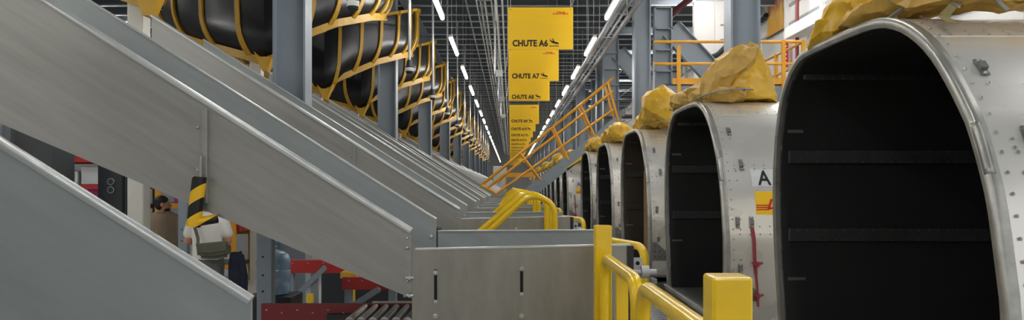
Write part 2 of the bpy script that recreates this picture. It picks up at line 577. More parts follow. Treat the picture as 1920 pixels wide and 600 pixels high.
def make_chute():
    t = thing('inclined_chute', '', 'chute', (0, 0, 0), 'inclined steel chutes along the left of the aisle')
    for side, Y, m in (('near', 0.0, STEEL), ('far', 1.65, STEEL_IN)):
        y0, y1 = (Y, Y + .012)
        for nm, xa, xb in (('lower', XJ, XE), ('upper', XT, XJ)):
            bm = B()
            dy = .004 if nm == 'upper' else 0
            prism(bm, [(xa, zbot(xa)), (xb, zbot(xb)), (xb, ztop(xb)), (xa, ztop(xa))], y0 + dy, y1 + dy, 'y')
            obj('side_panel', bm, m, t)
        # folded lip along the top
        bm = B()
        s = -1 if side == 'near' else 1
        lw = .05 if side == 'near' else .03
        yc = Y + .006
        d = Vector((1, 0, -.63)).normalized()
        n_ = Vector((.63, 0, 1)).normalized()
        if side == 'near':
            prof = [(-.020, -.036), (-.024, -.024), (-.022, -.006), (-.014, .003), (.008, .004), (.012, -.003), (.008, -.010), (-.008, -.012), (-.012, -.036)]
        else:
            prof = [(.010, -.02), (.010, -.004), (.004, .003), (-.008, .003), (-.014, -.002), (-.016, -.012), (-.012, -.020), (-.006, -.020), (-.004, -.012)]
        ends = []
        for x in (XT, XE + .004):
            ends.append([bm.verts.new(Vector((x, yc, ztop(x))) + Vector((0, 1, 0)) * a + n_ * b) for a, b in prof])
        k = len(prof)
        for i in range(k):
            bm.faces.new((ends[0][i], ends[0][(i + 1) % k], ends[1][(i + 1) % k], ends[1][i]))
        bm.faces.new(ends[0]); bm.faces.new(ends[1][::-1])
        obj('top_lip', bm, STEEL_LIP, t, smooth=True, angle=50)
        # end flange at lower end
        bm = B(); 
        if side == 'near':
            box(bm, XE - .055, XE, Y - .006, Y + .012, zbot(XE) + .01, ztop(XE) - .03)
            obj('end_flange', bm, STEEL, t)
    # slide floor
    bm = B()
    prism(bm, [(XT, zbot(XT) + .10), (XE, zbot(XE) + .06), (XE, zbot(XE) + .045), (XT, zbot(XT) + .085)], .012, 1.65, 'y')
    obj('slide_floor', bm, STEEL_IN, t)
    # joint strip on the outer face
    bm = B(); box(bm, XJ - .018, XJ + .018, -.03, .0, zbot(XJ) + .05, ztop(XJ) - .07)
    js = obj('joint_strip', bm, STEEL, t, bevel=.004)
    bm = B(); box(bm, XJ - .085, XJ - .018, -.008, .0, zbot(XJ) + .05, ztop(XJ) - .09)
    obj('joint_flange', bm, STEEL, t)
    for x, z in ((XJ - .05, ztop(XJ) - .19), (XJ - .05, ztop(XJ) - .47), (XE - .03, zbot(XE) + .115), (XE - .03, zbot(XE) + .335), (XE - .03, zbot(XE) + .40)):
        bm = B(); dome(bm, (x, -.008, z), (0, -1, 0), .013, .012)
        obj('bolt', bm, BOLT, t, smooth=True)
    bm = B(); dome(bm, (XE - .045, 1.64, 1.41), (0, -1, 0), .02, .012)
    obj('bolt', bm, BOLT, t, smooth=True)
    # support legs
    for x, y in ((-2.0, 1.2), (-4.35, .35), (-4.35, 1.45)):
        bm = B()
        zt = zbot(x) + (.06 if y < 1.6 else .5)
        box(bm, x - .062, x + .062, y - .05, y + .05, 0, zt)
        lg = obj('leg', bm, COLGREY, t, bevel=.006)
        for z in (.4, .7, 1.0, 1.13, 1.28):
            bm = B(); tube(bm, [(x - .01, y - .0525, z), (x - .01, y - .048, z)], .009, 8)
            obj('bolt_hole', bm, DARK, lg)
    return t
CH = make_chute()
BAYS = [k for k in range(-1, 21) if k != 5]
CH_LAB = {-1: 'front inclined grey steel chute cut off by the lower left corner',
          0: 'large inclined steel chute carrying the black and yellow striped bumper'}
n_ = 0
for k in BAYS:
    lab = CH_LAB.get(k, '%s inclined steel chute from the front' % ORD[n_])
    n_ += 1
    y = 5.0 + S * k
    if k == -1:
        CH.location = (0, y, 0); CH['label'] = lab
    else:
        copy_tree(CH, loc=(0, y, 0), label=lab)

# ------------------------------------------------------------------ trays at the chute ends
def make_tray():
    t = thing('chute_end_tray', '', 'tray', (0, 0, 0), 'flat steel trays at the chute ends')
    xa, xb = XE + .002, .79
    bm = B(); prism(bm, [(xa, .78), (xb, .78), (xb, 1.463), (xa, 1.435)], -.006, .006, 'y')
    near = obj('side_plate', bm, STEEL_TRAY, t)
    bm = B()
    for Y, z in ((0.0, 0),):
        prism(bm, [(xa + .02, 1.432), (xb, 1.462), (xb, 1.472), (xa + .02, 1.442)], -.012, .045, 'y')
    obj('top_lip', bm, STEEL_LIP, t)
    bm = B(); prism(bm, [(xa + .012, .78), (xb, .78), (xb, 1.468), (xa + .012, 1.460)], 1.645, 1.657, 'y')
    obj('side_plate', bm, STEEL_IN, t)
    bm = B(); prism(bm, [(xa + .012, 1.458), (xb, 1.466), (xb, 1.476), (xa + .012, 1.468)], 1.62, 1.662, 'y')
    obj('top_lip', bm, STEEL_LIP, t)
    bm = B(); box(bm, xa, xb - .01, .006, 1.645, 1.06, 1.075)
    obj('tray_floor', bm, STEEL_IN, t)
    bm = B(); box(bm, xb - .01, xb + .012, -.02, 1.66, .82, 1.20)
    obj('end_plate', bm, ALU_DARK, t)
    bm = B(); box(bm, xb - .02, xb + .02, -.025, .03, .80, 1.46)
    obj('end_angle', bm, NEARBLK, t)
    # slots with adjustment bolts
    for x, z0, z1, bz in ((-.493, 1.09, 1.305, (1.285, 1.00)), (.074, 1.14, 1.31, (1.31, 1.0))):
        bm = B(); box(bm, x - .010, x + .010, -.0085, -.005, z0, z1)
        s = obj('slot', bm, DARK, t)
        bm = B(); box(bm, x - .011, x + .011, -.0125, -.006, z0 - .006, z0 + .014)
        obj('slot_stop', bm, BOLT, s)
        for z in bz:
            bm = B(); tube(bm, [(x, -.024, z), (x, -.006, z)], .017, 6)
            dome(bm, (x, -.024, z), (0, -1, 0), .011, .012)
            obj('bolt', bm, BOLT, t)
    for z in (1.25, 1.135):
        bm = B(); tube(bm, [(xa - .04, -.022, z), (xa + .012, -.022, z)], .010, 8); tube(bm, [(xa - .022, -.022, z), (xa - .006, -.022, z)], .018, 6)
        obj('bolt', bm, BOLT, t)
    # clamp bracket on the aisle end
    bm = B(); box(bm, .80, .87, .0, .02, 1.23, 1.38)
    br = obj('bracket_plate', bm, PIPE, t)
    bm = B(); tube(bm, [(.84, -.004, 1.345), (.84, .0, 1.345)], .014, 10); obj('bolt_hole', bm, DARK, br)
    bm = B(); tube(bm, [(.80, -.02, 1.29), (.96, -.02, 1.29)], .018, 10); obj('clamp_bar', bm, PIPE, t, smooth=True)
    bm = B(); tube(bm, [(.86, -.02, 1.29), (.91, -.02, 1.29)], .042, 12); obj('clamp_collar', bm, PIPE, t, smooth=True)
    for x in (xa + .08, xb - .08):
        for y in (.1, 1.55):
            bm = B(); box(bm, x - .04, x + .04, y - .04, y + .04, 0, 1.06); obj('leg', bm, COLGREY, t)
    return t
TR = make_tray()
n_ = 0
for k in BAYS:
    lab = {-1: 'flat steel tray below the viewpoint at the end of the front chute',
           0: 'large slotted steel tray beside the near yellow post'}.get(k, '%s flat steel chute end tray from the front' % ORD[n_])
    n_ += 1
    if k == -1:
        TR.location = (0, 5.0 + S * k, 0); TR['label'] = lab
    else:
        copy_tree(TR, loc=(0, 5.0 + S * k, 0), label=lab)

# ------------------------------------------------------------------ hazard bumper under the chute joint
t = thing('bumper_post', 'black and yellow striped foam bumper hanging from the large chute', 'bumper', (-2.035, 4.93, 1.59))
bm = B(); tube(bm, [(-.03, 0, 0), (.012, 0, .325)], .045, 20); obj('foam_sleeve', bm, HAZ, t, smooth=True)
bm = B(); tube(bm, [(.012, .01, .30), (.014, .01, .46)], .012, 8); obj('hanger', bm, STEEL, t)
bm = B()
rr = tube(bm, [(-.01, .015, .03), (.11, .05, .05)], .046, 18, caps=False, squash=.65)
obj('foam_end', bm, HAZ, t, smooth=True)

# ------------------------------------------------------------------ yellow posts and guard hoops
def make_post():
    bm = B(); box(bm, -.052, .052, -.052, .052, 0, 1.62)
    o = obj('guard_post', bm, YEL, bevel=.008)
    return o
def hoop_pts(X, ya, yb, z, zl=0.0, r=.16):
    return fillet([(X, ya, zl), (X, ya, z), (X, yb, z), (X, yb, zl)], r, 8)
def make_hoop(L, z):
    t = thing('guard_hoop', '', 'guard rail', (0, 0, 0), 'yellow tubular guard hoops')
    bm = B(); tube(bm, hoop_pts(0, 0, L, z), .034, 14); obj('hoop_tube', bm, YEL, t, smooth=True, angle=60)
    bm = B(); tube(bm, [(0, .06, z - .42), (0, L - .06, z - .42)], .024, 12); obj('mid_rail', bm, YEL, t, smooth=True, angle=60)
    for yy in (L * .42,):
        bm = B(); box(bm, -.03, .03, yy - .03, yy + .03, 0, z - .02); obj('upright', bm, YEL, t)
    return t
GP = make_post()
tag(GP, 'square yellow guard post in the foreground beside the near container', 'post', 'square yellow guard posts')
GP.location = (.566, 1.975, 0)
p = GP.copy(); COL.objects.link(p); p.location = (.575, 4.72, -.01); p['label'] = 'tall square yellow guard post at the corner of the large slotted tray'
H1 = make_hoop(1.18, 1.42)
H1.location = (.575, 3.42, 0); H1['label'] = 'yellow guard hoop next to the post at the slotted tray'
H2 = copy_tree(H1, loc=(.575, 2.11, 0), label='yellow guard hoop running down to the foreground post')
for i, k in enumerate([k for k in BAYS if k >= 1][:9]):
    p = GP.copy(); COL.objects.link(p); p.location = (.50, 4.72 + S * k, 0.02)
    p['label'] = '%s square yellow guard post from the front' % ORD[i + 2]
# low step-over hoops in the other bays: two parallel bent tubes
def make_bent():
    t = thing('bent_hand_rail', '', 'hand rail', (0, 0, 0), 'pairs of bent yellow tubes between the trays')
    bm = B()
    tube(bm, fillet([(-.62, 0, 1.0), (.23, 0, 1.77), (.51, -.02, 1.66), (.51, -.02, .02)], .24, 10), .034, 14)
    obj('rail_tube', bm, YEL, t, smooth=True, angle=60)
    bm = B()
    tube(bm, fillet([(-.74, .42, 1.0), (.20, .42, 1.79), (.44, .40, 1.70), (.44, .40, .02)], .24, 10), .034, 14)
    obj('rail_tube', bm, YEL, t, smooth=True, angle=60)
    for y, x in ((0, -.60), (.42, -.72)):
        bm = B(); tube(bm, [(x, y, .0), (x, y, 1.03)], .034, 12); obj('upright', bm, YEL, t, smooth=True, angle=60)
    bm = B(); tube(bm, [(-.45, 0, 1.14), (-.55, .42, 1.14)], .018, 10); obj('cross_tie', bm, YEL, t, smooth=True)
    return t
BR = make_bent()
for i, k in enumerate([1, 2, 3, 4, 6, 7, 8, 9]):
    y = 8.72 + S * (k - 1)
    lab = 'pair of bent yellow tubular hand rails behind the large tray' if i == 0 else '%s pair of bent yellow hand rails along the trays from the front' % ORD[i]
    if i == 0:
        BR.location = (0, y, 0); BR['label'] = lab
    else:
        copy_tree(BR, loc=(0, y, 0), label=lab)
# side guard tube between tray and container
def make_side_guard():
    t = thing('side_guard', '', 'guard rail', (0, 0, 0), 'yellow side guards by the containers')
    bm = B(); tube(bm, fillet([(-.28, 1.15, 1.39), (0, 0, 1.39), (0, 0, .0)], .14, 8), .032, 14); obj('guard_tube', bm, YEL, t, smooth=True, angle=60)
    bm = B(); box(bm, -.12, -.03, .0, .05, 0, 1.27); obj('stub_post', bm, YEL, t, bevel=.004)
    bm = B(); box(bm, -.31, -.25, 1.12, 1.18, 0, 1.41); obj('stub_post', bm, YEL, t, bevel=.004)
    return t
SG = make_side_guard()
for i, k in enumerate([0, 1, 2, 3, 4, 6, 7]):
    lab = 'bent yellow side guard clamped behind the large slotted tray' if i == 0 else '%s bent yellow side guard beside the containers from the front' % ORD[i]
    loc = (1.02, 5.75 + S * k, 0)
    if i == 0:
        SG.location = loc; SG['label'] = lab
    else:
        copy_tree(SG, loc=loc, label=lab)

# ================================================================== SPIRALS
XC, R_ = -5.19, 2.5
TV = 80.0
# right arm: tight quarter turn; left arm: wider sweep; both drop to one pointed keel
ARM = {False: dict(R=2.5, tv=80.0, K=[(-30, 6.05), (0, 5.65), (20, 5.48), (45, 5.16), (58, 4.90), (72, 4.62), (80, 4.24)],
                   T=[(-30, 7.25), (0, 6.95), (7, 6.89), (31, 6.58), (45, 6.4), (58, 6.22), (75, 6.03), (80, 5.98)], ribs=[71, 58, 45, 31, 17, 5, -9, -23]),
       True: dict(R=4.0, tv=85.0, K=[(15, 5.75), (28, 5.45), (52, 4.92), (64.7, 4.65), (77, 4.42), (85, 4.24)],
                  T=[(15, 7.3), (28, 7.05), (52, 6.55), (77, 6.08), (85, 5.98)], ribs=[77, 64.7, 52, 40, 28, 16])}
XV = XC + R_ * math.cos(math.radians(TV))
YV = R_ - R_ * math.sin(math.radians(TV))
def sp_pt(th, dr, z, mirror):
    """dr = distance outside the wall line"""
    A = ARM[mirror]
    a = math.radians(th); v = math.radians(A['tv'])
    dx = (A['R'] + dr) * math.cos(a) - A['R'] * math.cos(v)
    y = YV + A['R'] * math.sin(v) - (A['R'] + dr) * math.sin(a)
    return Vector((XV - dx if mirror else XV + dx, y, z))
def zk_(th, mir): return interp(ARM[mir]['K'], th)
def zt_(th, mir): return interp(ARM[mir]['T'], th)
def sp_profile(th, mir, off=0.0):
    """wall profile from the rim down under to the keel: (lean towards the keel point in degrees, radial offset, height)"""
    lean = 7.0 * 2.5 / ARM[mir]['R']
    tv = ARM[mir]['tv']
    zk, zt = zk_(min(th + lean, tv), mir), zt_(th, mir)
    out = [(0, off, zt)]
    rad = .42
    for q in range(1, 4):
        out.append((lean * .10 * (q / 3) ** 2, off, zt + (zk + rad + .25 - zt) * q / 3))
    for q in range(1, 8):
        a = math.pi / 2 * q / 7
        out.append((lean * (.10 + .90 * (q / 7) ** 1.3), -rad + (rad + off) * math.cos(a), zk + (rad + .25) - (rad + .25 + off) * math.sin(a)))
    out.append((lean, -.52, zk + .10))
    return [(min(d, tv - th), r, z) for d, r, z in out]
def make_spiral():
    t = thing('spiral_chute', '', 'spiral chute', (0, 0, 0), 'black and yellow spiral chutes')
    for mir in (False, True):
        lst = ARM[mir]['ribs']; TVm = ARM[mir]['tv']
        full = [TVm] + lst
        for a, b in zip(full, full[1:]):
            bm = B()
            n = max(2, int((a - b) / 3))
            rows, inn = [], []
            for q in range(n + 1):
                th = a + (b - a) * q / n
                rows.append([bm.verts.new(sp_pt(th + d, r, z, mir)) for d, r, z in sp_profile(th, mir)])
                inn.append([bm.verts.new(sp_pt(th + d, r, z, mir)) for d, r, z in sp_profile(th, mir, -.014)])
            k_ = len(rows[0])
            for q in range(n):
                for s in range(k_ - 1):
                    bm.faces.new((rows[q][s], rows[q][s + 1], rows[q + 1][s + 1], rows[q + 1][s]))
                    bm.faces.new((inn[q][s], inn[q + 1][s], inn[q + 1][s + 1], inn[q][s + 1]))
                bm.faces.new((rows[q][0], rows[q + 1][0], inn[q + 1][0], inn[q][0]))
            for q in (0, n):
                for s in range(k_ - 1):
                    bm.faces.new((rows[q][s], rows[q][s + 1], inn[q][s + 1], inn[q][s]))
            obj('panel', bm, BLACK_PL, t, smooth=True, angle=60)
        for th in lst:
            bm = B()
            dw = 1.9 * 2.5 / ARM[mir]['R']
            A = sp_profile(th, mir, .0); O = sp_profile(th, mir, .05)
            L = []
            for q_, ((d0, r0, z0), (d1, r1, z1)) in enumerate(zip(A, O)):
                hw = dw * (.5 + .25 * max(0, q_ - 3) / 8)
                L.append([bm.verts.new(sp_pt(th + d0 - hw, r0, z0, mir)), bm.verts.new(sp_pt(th + d0 - hw, r1, z1, mir)),
                          bm.verts.new(sp_pt(th + d0 + hw, r1, z1, mir)), bm.verts.new(sp_pt(th + d0 + hw, r0, z0, mir))])
            for p, q in zip(L, L[1:]):
                for s in range(4):
                    bm.faces.new((p[s], p[(s + 1) % 4], q[(s + 1) % 4], q[s]))
            bm.faces.new(L[0]); bm.faces.new(L[-1][::-1])
            rb = obj('rib', bm, YEL_S, t)
            # mounting lug at rib top
            bm = B()
            pc = sp_pt(th, .03, zt_(th, mir) - .03, mir)
            box(bm, pc.x - .06, pc.x + .06, pc.y - .03, pc.y + .03, pc.z - .07, pc.z + .05)
            obj('lug', bm, YEL_S, rb)
        # keel rail (bottom flange) and top rail
        def strip(name, f0, f1, r0, r1, tA, tB, n=26):
            bm = B(); L = []
            for q in range(n + 1):
                th = tA + (tB - tA) * q / n
                z0, z1 = f0(th), f1(th)
                L.append([bm.verts.new(sp_pt(th, r0, z0, mir)), bm.verts.new(sp_pt(th, r1, z0 + .0, mir)), bm.verts.new(sp_pt(th, r1, z1, mir)), bm.verts.new(sp_pt(th, r0, z1, mir))])
            for p, q in zip(L, L[1:]):
                for s in range(4):
                    bm.faces.new((p[s], p[(s + 1) % 4], q[(s + 1) % 4], q[s]))
            bm.faces.new(L[0]); bm.faces.new(L[-1][::-1])
            return obj(name, bm, YEL_S, t)
        strip('keel_rail', lambda th: zk_(th, mir) - .05, lambda th: zk_(th, mir) + .10, -.30, -.14, TVm, lst[-1])
        strip('keel_flange', lambda th: zk_(th, mir) - .06, lambda th: zk_(th, mir) - .04, -.28, -.11, TVm, lst[-1])
        strip('top_rail', lambda th: zt_(th, mir) - .05, lambda th: zt_(th, mir) + .03, -.02, .05, TVm, lst[-1])
    # pointed keel junction
    p = sp_pt(TV, 0, 0, False)
    bm = B()
    prism(bm, [(p.x - .20, 4.46), (p.x - .03, 4.08), (p.x + .05, 4.08), (p.x + .22, 4.48), (p.x + .12, 4.36), (p.x - .10, 4.36)], p.y + .0, p.y + .22, 'y')
    obj('keel_junction', bm, YEL_S, t)
    bm = B(); box(bm, p.x - .37, p.x - .15, p.y + .26, p.y + .48, 0, 4.45)
    obj('support_post', bm, CREAM, t, bevel=.02)
    bm = B(); box(bm, p.x - .46, p.x - .06, p.y + .16, p.y + .58, 0, .02)
    obj('foot_plate', bm, CREAM, t)
    return t
SPI = make_spiral()
for j in range(0, 19):
    loc = (0, 9.82 + S * j, 0)
    lab = ('black spiral chute with shaded yellow ribs, only its pointed underside shows at the top left' if j == 0 else
           '%s black spiral chute with shaded yellow ribs from the front' % ORD[j])
    if j == 0:
        SPI.location = loc; SPI['label'] = lab
    else:
        copy_tree(SPI, loc=loc, label=lab)

# hanging pendant sensors
def make_pendant():
    t = thing('pendant_sensor', '', 'sensor', (0, 0, 0), 'pendant sensors beside the spirals')
    bm = B(); tube(bm, [(0, 0, .2), (0, 0, ROOFZ - CAMZ - 2.4)], .028, 8); obj('rod', bm, PIPE, t, smooth=True)
    bm = B(); lathe(bm, [(.03, .24), (.05, .22), (.07, .12), (.085, .10), (.085, .07), (.08, .07)], n=14); obj('cap', bm, NEARBLK, t, smooth=True)
    bm = B(); lathe(bm, [(.08, .0), (.086, .01), (.086, .07), (.08, .07)], n=14); obj('band', bm, WHITE, t, smooth=True)
    bm = B(); lathe(bm, [(.06, -.05), (.075, -.03), (.078, 0), (.07, .0)], n=14); obj('lens', bm, NEARBLK, t, smooth=True)
    return t
PN = make_pendant()
PY = [10.1] + [15.75 + S * i for i in range(13)]
for i, y in enumerate(PY):
    loc = (-2.1, y, CAMZ + 2.4)
    lab = '%s black and white pendant sensor on a rod from the front' % ORD[i]
    if i == 0:
        PN.location = loc; PN['label'] = lab
    else:
        copy_tree(PN, loc=loc, label=lab)

# ================================================================== CONTAINERS
X0 = 2.45
DECK = 0.25
CL = 2.4
PROF = catmull([(0.0, 0.0), (0.0, .45), (.005, .95), (.03, 1.12), (.11, 1.50), (.18, 1.70), (.285, 1.93), (.36, 2.04), (.46, 2.17), (.63, 2.36),
                (.82, 2.51), (1.05, 2.63), (1.32, 2.70), (1.7, 2.72), (2.45, 2.72), (2.70, 2.69), (2.92, 2.58), (3.10, 2.39), (3.22, 2.1), (3.28, 1.75),
                (3.28, 1.3), (3.23, .87), (3.16, .45), (3.11, 0)][0:1] and [(a, b, 0) for a, b in
               [(0.0, 0.0), (0.0, .45), (.005, .95), (.03, 1.12), (.11, 1.50), (.18, 1.70), (.285, 1.93), (.36, 2.04), (.46, 2.17), (.63, 2.36),
                (.82, 2.51), (1.05, 2.63), (1.32, 2.70), (1.7, 2.72), (2.45, 2.72), (2.70, 2.69), (2.92, 2.58), (3.10, 2.39), (3.22, 2.1), (3.28, 1.75),
                (3.28, 1.3), (3.23, .87), (3.16, .45), (3.11, 0)]], 4)
PROF = [(p.x, p.y) for p in PROF]
def pnorm(i):
    a = PROF[max(0, i - 1)]; b = PROF[min(len(PROF) - 1, i + 1)]
    d = Vector((b[0] - a[0], b[1] - a[1])).normalized()
    return Vector((-d.y, d.x))          # outward (near side -> -y)
ARC = [0.0]
for a, b in zip(PROF, PROF[1:]):
    ARC.append(ARC[-1] + math.hypot(b[0] - a[0], b[1] - a[1]))
def skin(s, x, off=0.0):
    """point on the container skin at arc length s, distance x behind the opening"""
    s = max(0.0, min(ARC[-1], s))
    i = 0
    while i < len(ARC) - 2 and ARC[i + 1] < s:
        i += 1
    f = (s - ARC[i]) / (ARC[i + 1] - ARC[i])
    y = PROF[i][0] * (1 - f) + PROF[i + 1][0] * f
    z = PROF[i][1] * (1 - f) + PROF[i + 1][1] * f
    nn = pnorm(i) * (1 - f) + pnorm(i + 1) * f
    return Vector((x, y + nn.x * off, z + nn.y * off)), Vector((0, nn.x, nn.y))
def s_of_z(z):
    for i in range(len(PROF) - 1):
        if PROF[i + 1][1] >= z:
            f = (z - PROF[i][1]) / max(1e-6, PROF[i + 1][1] - PROF[i][1])
            return ARC[i] + f * (ARC[i + 1] - ARC[i])
    return ARC[len(ARC) // 2]
SA, SB = s_of_z(1.10), s_of_z(2.51)
SC_ = SB + 2.55
SEND = ARC[-1]

def sheet(bm, s0, s1, x0, x1, off, n=20, thick=.008):
    top, bot = [], []
    for q in range(n + 1):
        s = s0 + (s1 - s0) * q / n
        top.append([bm.verts.new(skin(s, x, off)[0]) for x in (x0, x1)])
        bot.append([bm.verts.new(skin(s, x, off - thick)[0]) for x in (x0, x1)])
    for q in range(n):
        bm.faces.new((top[q][0], top[q][1], top[q + 1][1], top[q + 1][0]))
        bm.faces.new((bot[q][0], bot[q + 1][0], bot[q + 1][1], bot[q][1]))
        for e in (0, 1):
            bm.faces.new((top[q][e], top[q + 1][e], bot[q + 1][e], bot[q][e]))
    for q in (0, n):
        bm.faces.new((top[q][0], top[q][1], bot[q][1], bot[q][0]))

def make_uld(liner):
    t = thing('air_cargo_container', '', 'container', (0, 0, 0), 'contoured aluminium air cargo containers')
    for nm, s0, s1, off in (('skin_panel', 0, SA, 0.0), ('skin_panel', SA - .04, SB + .02, .004), ('skin_panel', SB - .04, SC_, .008), ('skin_panel', SC_ - .02, SEND, 0.004)):
        bm = B(); sheet(bm, s0, s1, 0.02, CL, off, n=24)
        obj(nm, bm, ALU, t, smooth=True, angle=40)
    # inner wall sheet
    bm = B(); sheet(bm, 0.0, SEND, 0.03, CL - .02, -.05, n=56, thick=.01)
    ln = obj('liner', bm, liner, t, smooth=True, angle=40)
    # back wall
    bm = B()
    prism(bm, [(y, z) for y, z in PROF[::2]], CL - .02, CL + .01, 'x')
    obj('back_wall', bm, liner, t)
    # base
    bm = B(); box(bm, -.06, CL + .02, -.02, 3.14, .0, .05)
    base = obj('base', bm, ALU_DARK, t, bevel=.008)
    bm = B(); box(bm, -.09, -.02, .02, 3.08, .05, .10); obj('sill', bm, ALU_FRAME, base, bevel=.01)
    # opening frame: rounded extrusion + flat strip
    bm = B()
    rings = []
    sec = [(-.022, -.05), (-.030, -.03), (-.032, -.004), (-.022, .014), (-.006, .019), (.022, .015), (.045, .012), (.045, .004), (.012, -.008), (.012, -.05)]
    N = 72
    for q in range(N + 1):
        s = SEND * q / N
        p0, nn = skin(s, 0)
        rings.append([bm.verts.new(Vector((a, p0.y, p0.z)) + nn * b) for a, b in sec])
    k = len(sec)
    for a, b in zip(rings, rings[1:]):
        for i in range(k):
            bm.faces.new((a[i], a[(i + 1) % k], b[(i + 1) % k], b[i]))
    bm.faces.new(rings[0]); bm.faces.new(rings[-1][::-1])
    obj('opening_frame', bm, ALU_FRAME, t, smooth=True, angle=60)
    # splice sleeve on the frame
    for s0 in (s_of_z(1.66),):
        bm = B(); prev = None
        for q in range(9):
            p0, nn = skin(s0 + .30 * q / 8, 0)
            cur = [bm.verts.new(Vector((a, p0.y, p0.z)) + nn * (b + .002)) for a, b in ((-.032, -.004), (-.022, .014), (-.006, .019), (.022, .015))]
            if prev:
                for i in range(3):
                    bm.faces.new((prev[i], prev[i + 1], cur[i + 1], cur[i]))
            prev = cur
        o = obj('frame_splice', bm, ALU_FRAME, t, smooth=True)
        md = o.modifiers.new('solid', 'SOLIDIFY'); md.thickness = .003
    # interior rails on the far wall + brackets
    for z in (1.16, 1.87, 2.58):
        i = min(range(len(PROF) // 2, len(PROF)), key=lambda q: abs(PROF[q][1] - z))
        yv = PROF[i][0] - .06
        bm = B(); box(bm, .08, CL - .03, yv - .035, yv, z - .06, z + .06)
        rl = obj('inner_rail', bm, INNER_RAIL, t, bevel=.01)
        bm = B()
        for q in range(26):
            for dz in (-.045, .045):
                dome(bm, (.16 + q * .085, yv - .035, z + dz), (0, -1, 0), .006, .004, 5)
        rv = obj('rail_rivets', bm, ALU_DARK, rl); rv['kind'] = 'stuff'
    for z in (2.10, 2.19):
        bm = B(); box(bm, .06, .20, 3.15, 3.17, z - .015, z + .015); obj('inner_clip', bm, ALU_DARK, t)
    bm = B(); box(bm, .06, .22, 3.15, 3.165, .62, .78); obj('inner_plate', bm, ALU_DARK, t)
    # rivets on the outer skin (too small to pick apart singly)
    bm = B()
    s = .08
    while s < SEND - 1.7:
        p, nn = skin(s, .085, .012); dome(bm, p, nn, .0105, .005)
        if (s * 4) % 2.2 < .9:
            p, nn = skin(s, .17, .012); dome(bm, p, nn, .0105, .005)
        s += .115
    for sc0, offs in ((SA, (-.045, .045)), (SB, (-.03, .03)), (s_of_z(1.80), (0, .05))):
        for o_ in offs:
            x = .16
            while x < CL - .05:
                p, nn = skin(sc0 + o_, x, .012); dome(bm, p, nn, .0095, .005)
                x += .115
    for x in [.1 + .06 * q for q in range(38)]:
        p, nn = skin(.06, x, .009); dome(bm, p, nn, .008, .004)
    rv = obj('rivets', bm, ALU_FRAME, t); rv['kind'] = 'stuff'
    # lashing clips
    for x, z, ln_ in ((.18, 2.26, .13), (.24, 1.85, .14), (.14, 1.19, .13), (.30, 1.19, .13), (.16, .67, .10)):
        s0 = s_of_z(z)
        bm = B()
        def cp(ds, dx, off):
            return skin(s0 + ds, x + dx, off)[0]
        def blk(sa, sb, w, oa, ob):
            V = [bm.verts.new(cp(ds, dx, off)) for ds in (sa, sb) for dx in (-w, w) for off in (oa, ob)]
            for f in ((0, 1, 3, 2), (4, 6, 7, 5), (0, 4, 5, 1), (2, 3, 7, 6), (0, 2, 6, 4), (1, 5, 7, 3)):
                bm.faces.new([V[i] for i in f])
        blk(-ln_ / 2, ln_ / 2, .022, .010, .016)
        blk(-ln_ / 5, ln_ / 5, .020, .016, .038)
        cl = obj('lashing_clip', bm, ALU_DARK, t)
        bm = B()
        for ds in (-ln_ * .38, ln_ * .38):
            p, nn = skin(s0 + ds, x, .016); dome(bm, p, nn, .012, .010)
        obj('clip_screws', bm, BOLT, cl)
    # corner gusset at the base of the opening
    bm = B()
    for (a, b, c) in (((.02, .55), (.30, .30), (.02, .30)),):
        pass
    sh = [(.05, .30), (.34, .30), (.34, .42), (.12, .62), (.05, .62)]
    prism(bm, sh, -.014, -.004, 'y')
    gs = obj('gusset_plate', bm, ALU_DARK, t)
    for gx, gz in ((.10, .36), (.18, .36), (.28, .36), (.10, .46), (.18, .46), (.10, .56)):
        bm = B(); tube(bm, [(gx, -.016, gz), (gx, -.012, gz)], .011, 8); obj('lightening_hole', bm, DARK, gs)
    # registration letter and courier sticker on the curved skin
    def on_skin(bm, x, z, off):
        s0 = s_of_z(z)
        for v in bm.verts:
            v.co = skin(s0 + v.co.y, x + v.co.x, off)[0]
    bm = B()
    for q in range(6):
        pass
    def rect(w, h, n=6):
        bm = B()
        V = [[bm.verts.new((w * e, h * q / n, 0)) for e in (0, 1)] for q in range(n + 1)]
        for q in range(n):
            bm.faces.new((V[q][0], V[q][1], V[q + 1][1], V[q + 1][0]))
        return bm
    bm = rect(.62, .22); on_skin(bm, .34, 1.60, .0065)
    o = obj('white_patch', bm, WPARC, t); 
    bm = text_mesh('A', height=.185, width=.155, bold=.02); on_skin(bm, .41, 1.615, .009)
    o = obj('registration_letter', bm, INK, t); o['label'] = 'black letter A'
    bm = rect(.56, .27); on_skin(bm, .36, 1.28, .0065)
    st = obj('courier_sticker', bm, SIGN, t); st['label'] = 'yellow courier sticker with red print'
    bm = text_mesh('DHL', height=.12, width=.34, bold=.03, shear=.35); on_skin(bm, .49, 1.34, .009)
    obj('sticker_lettering', bm, REDINK, st)
    for dz in (.05, .075, .10):
        bm = rect(.15, .012, 1); on_skin(bm, .365, 1.28 + dz, .009); obj('sticker_stripe', bm, REDINK, st)
    return t
U0 = make_uld(INTERIOR)
U0.location = (X0, 3.70, DECK)
U0['label'] = 'open aluminium cargo container nearest the viewer, filling the right edge'
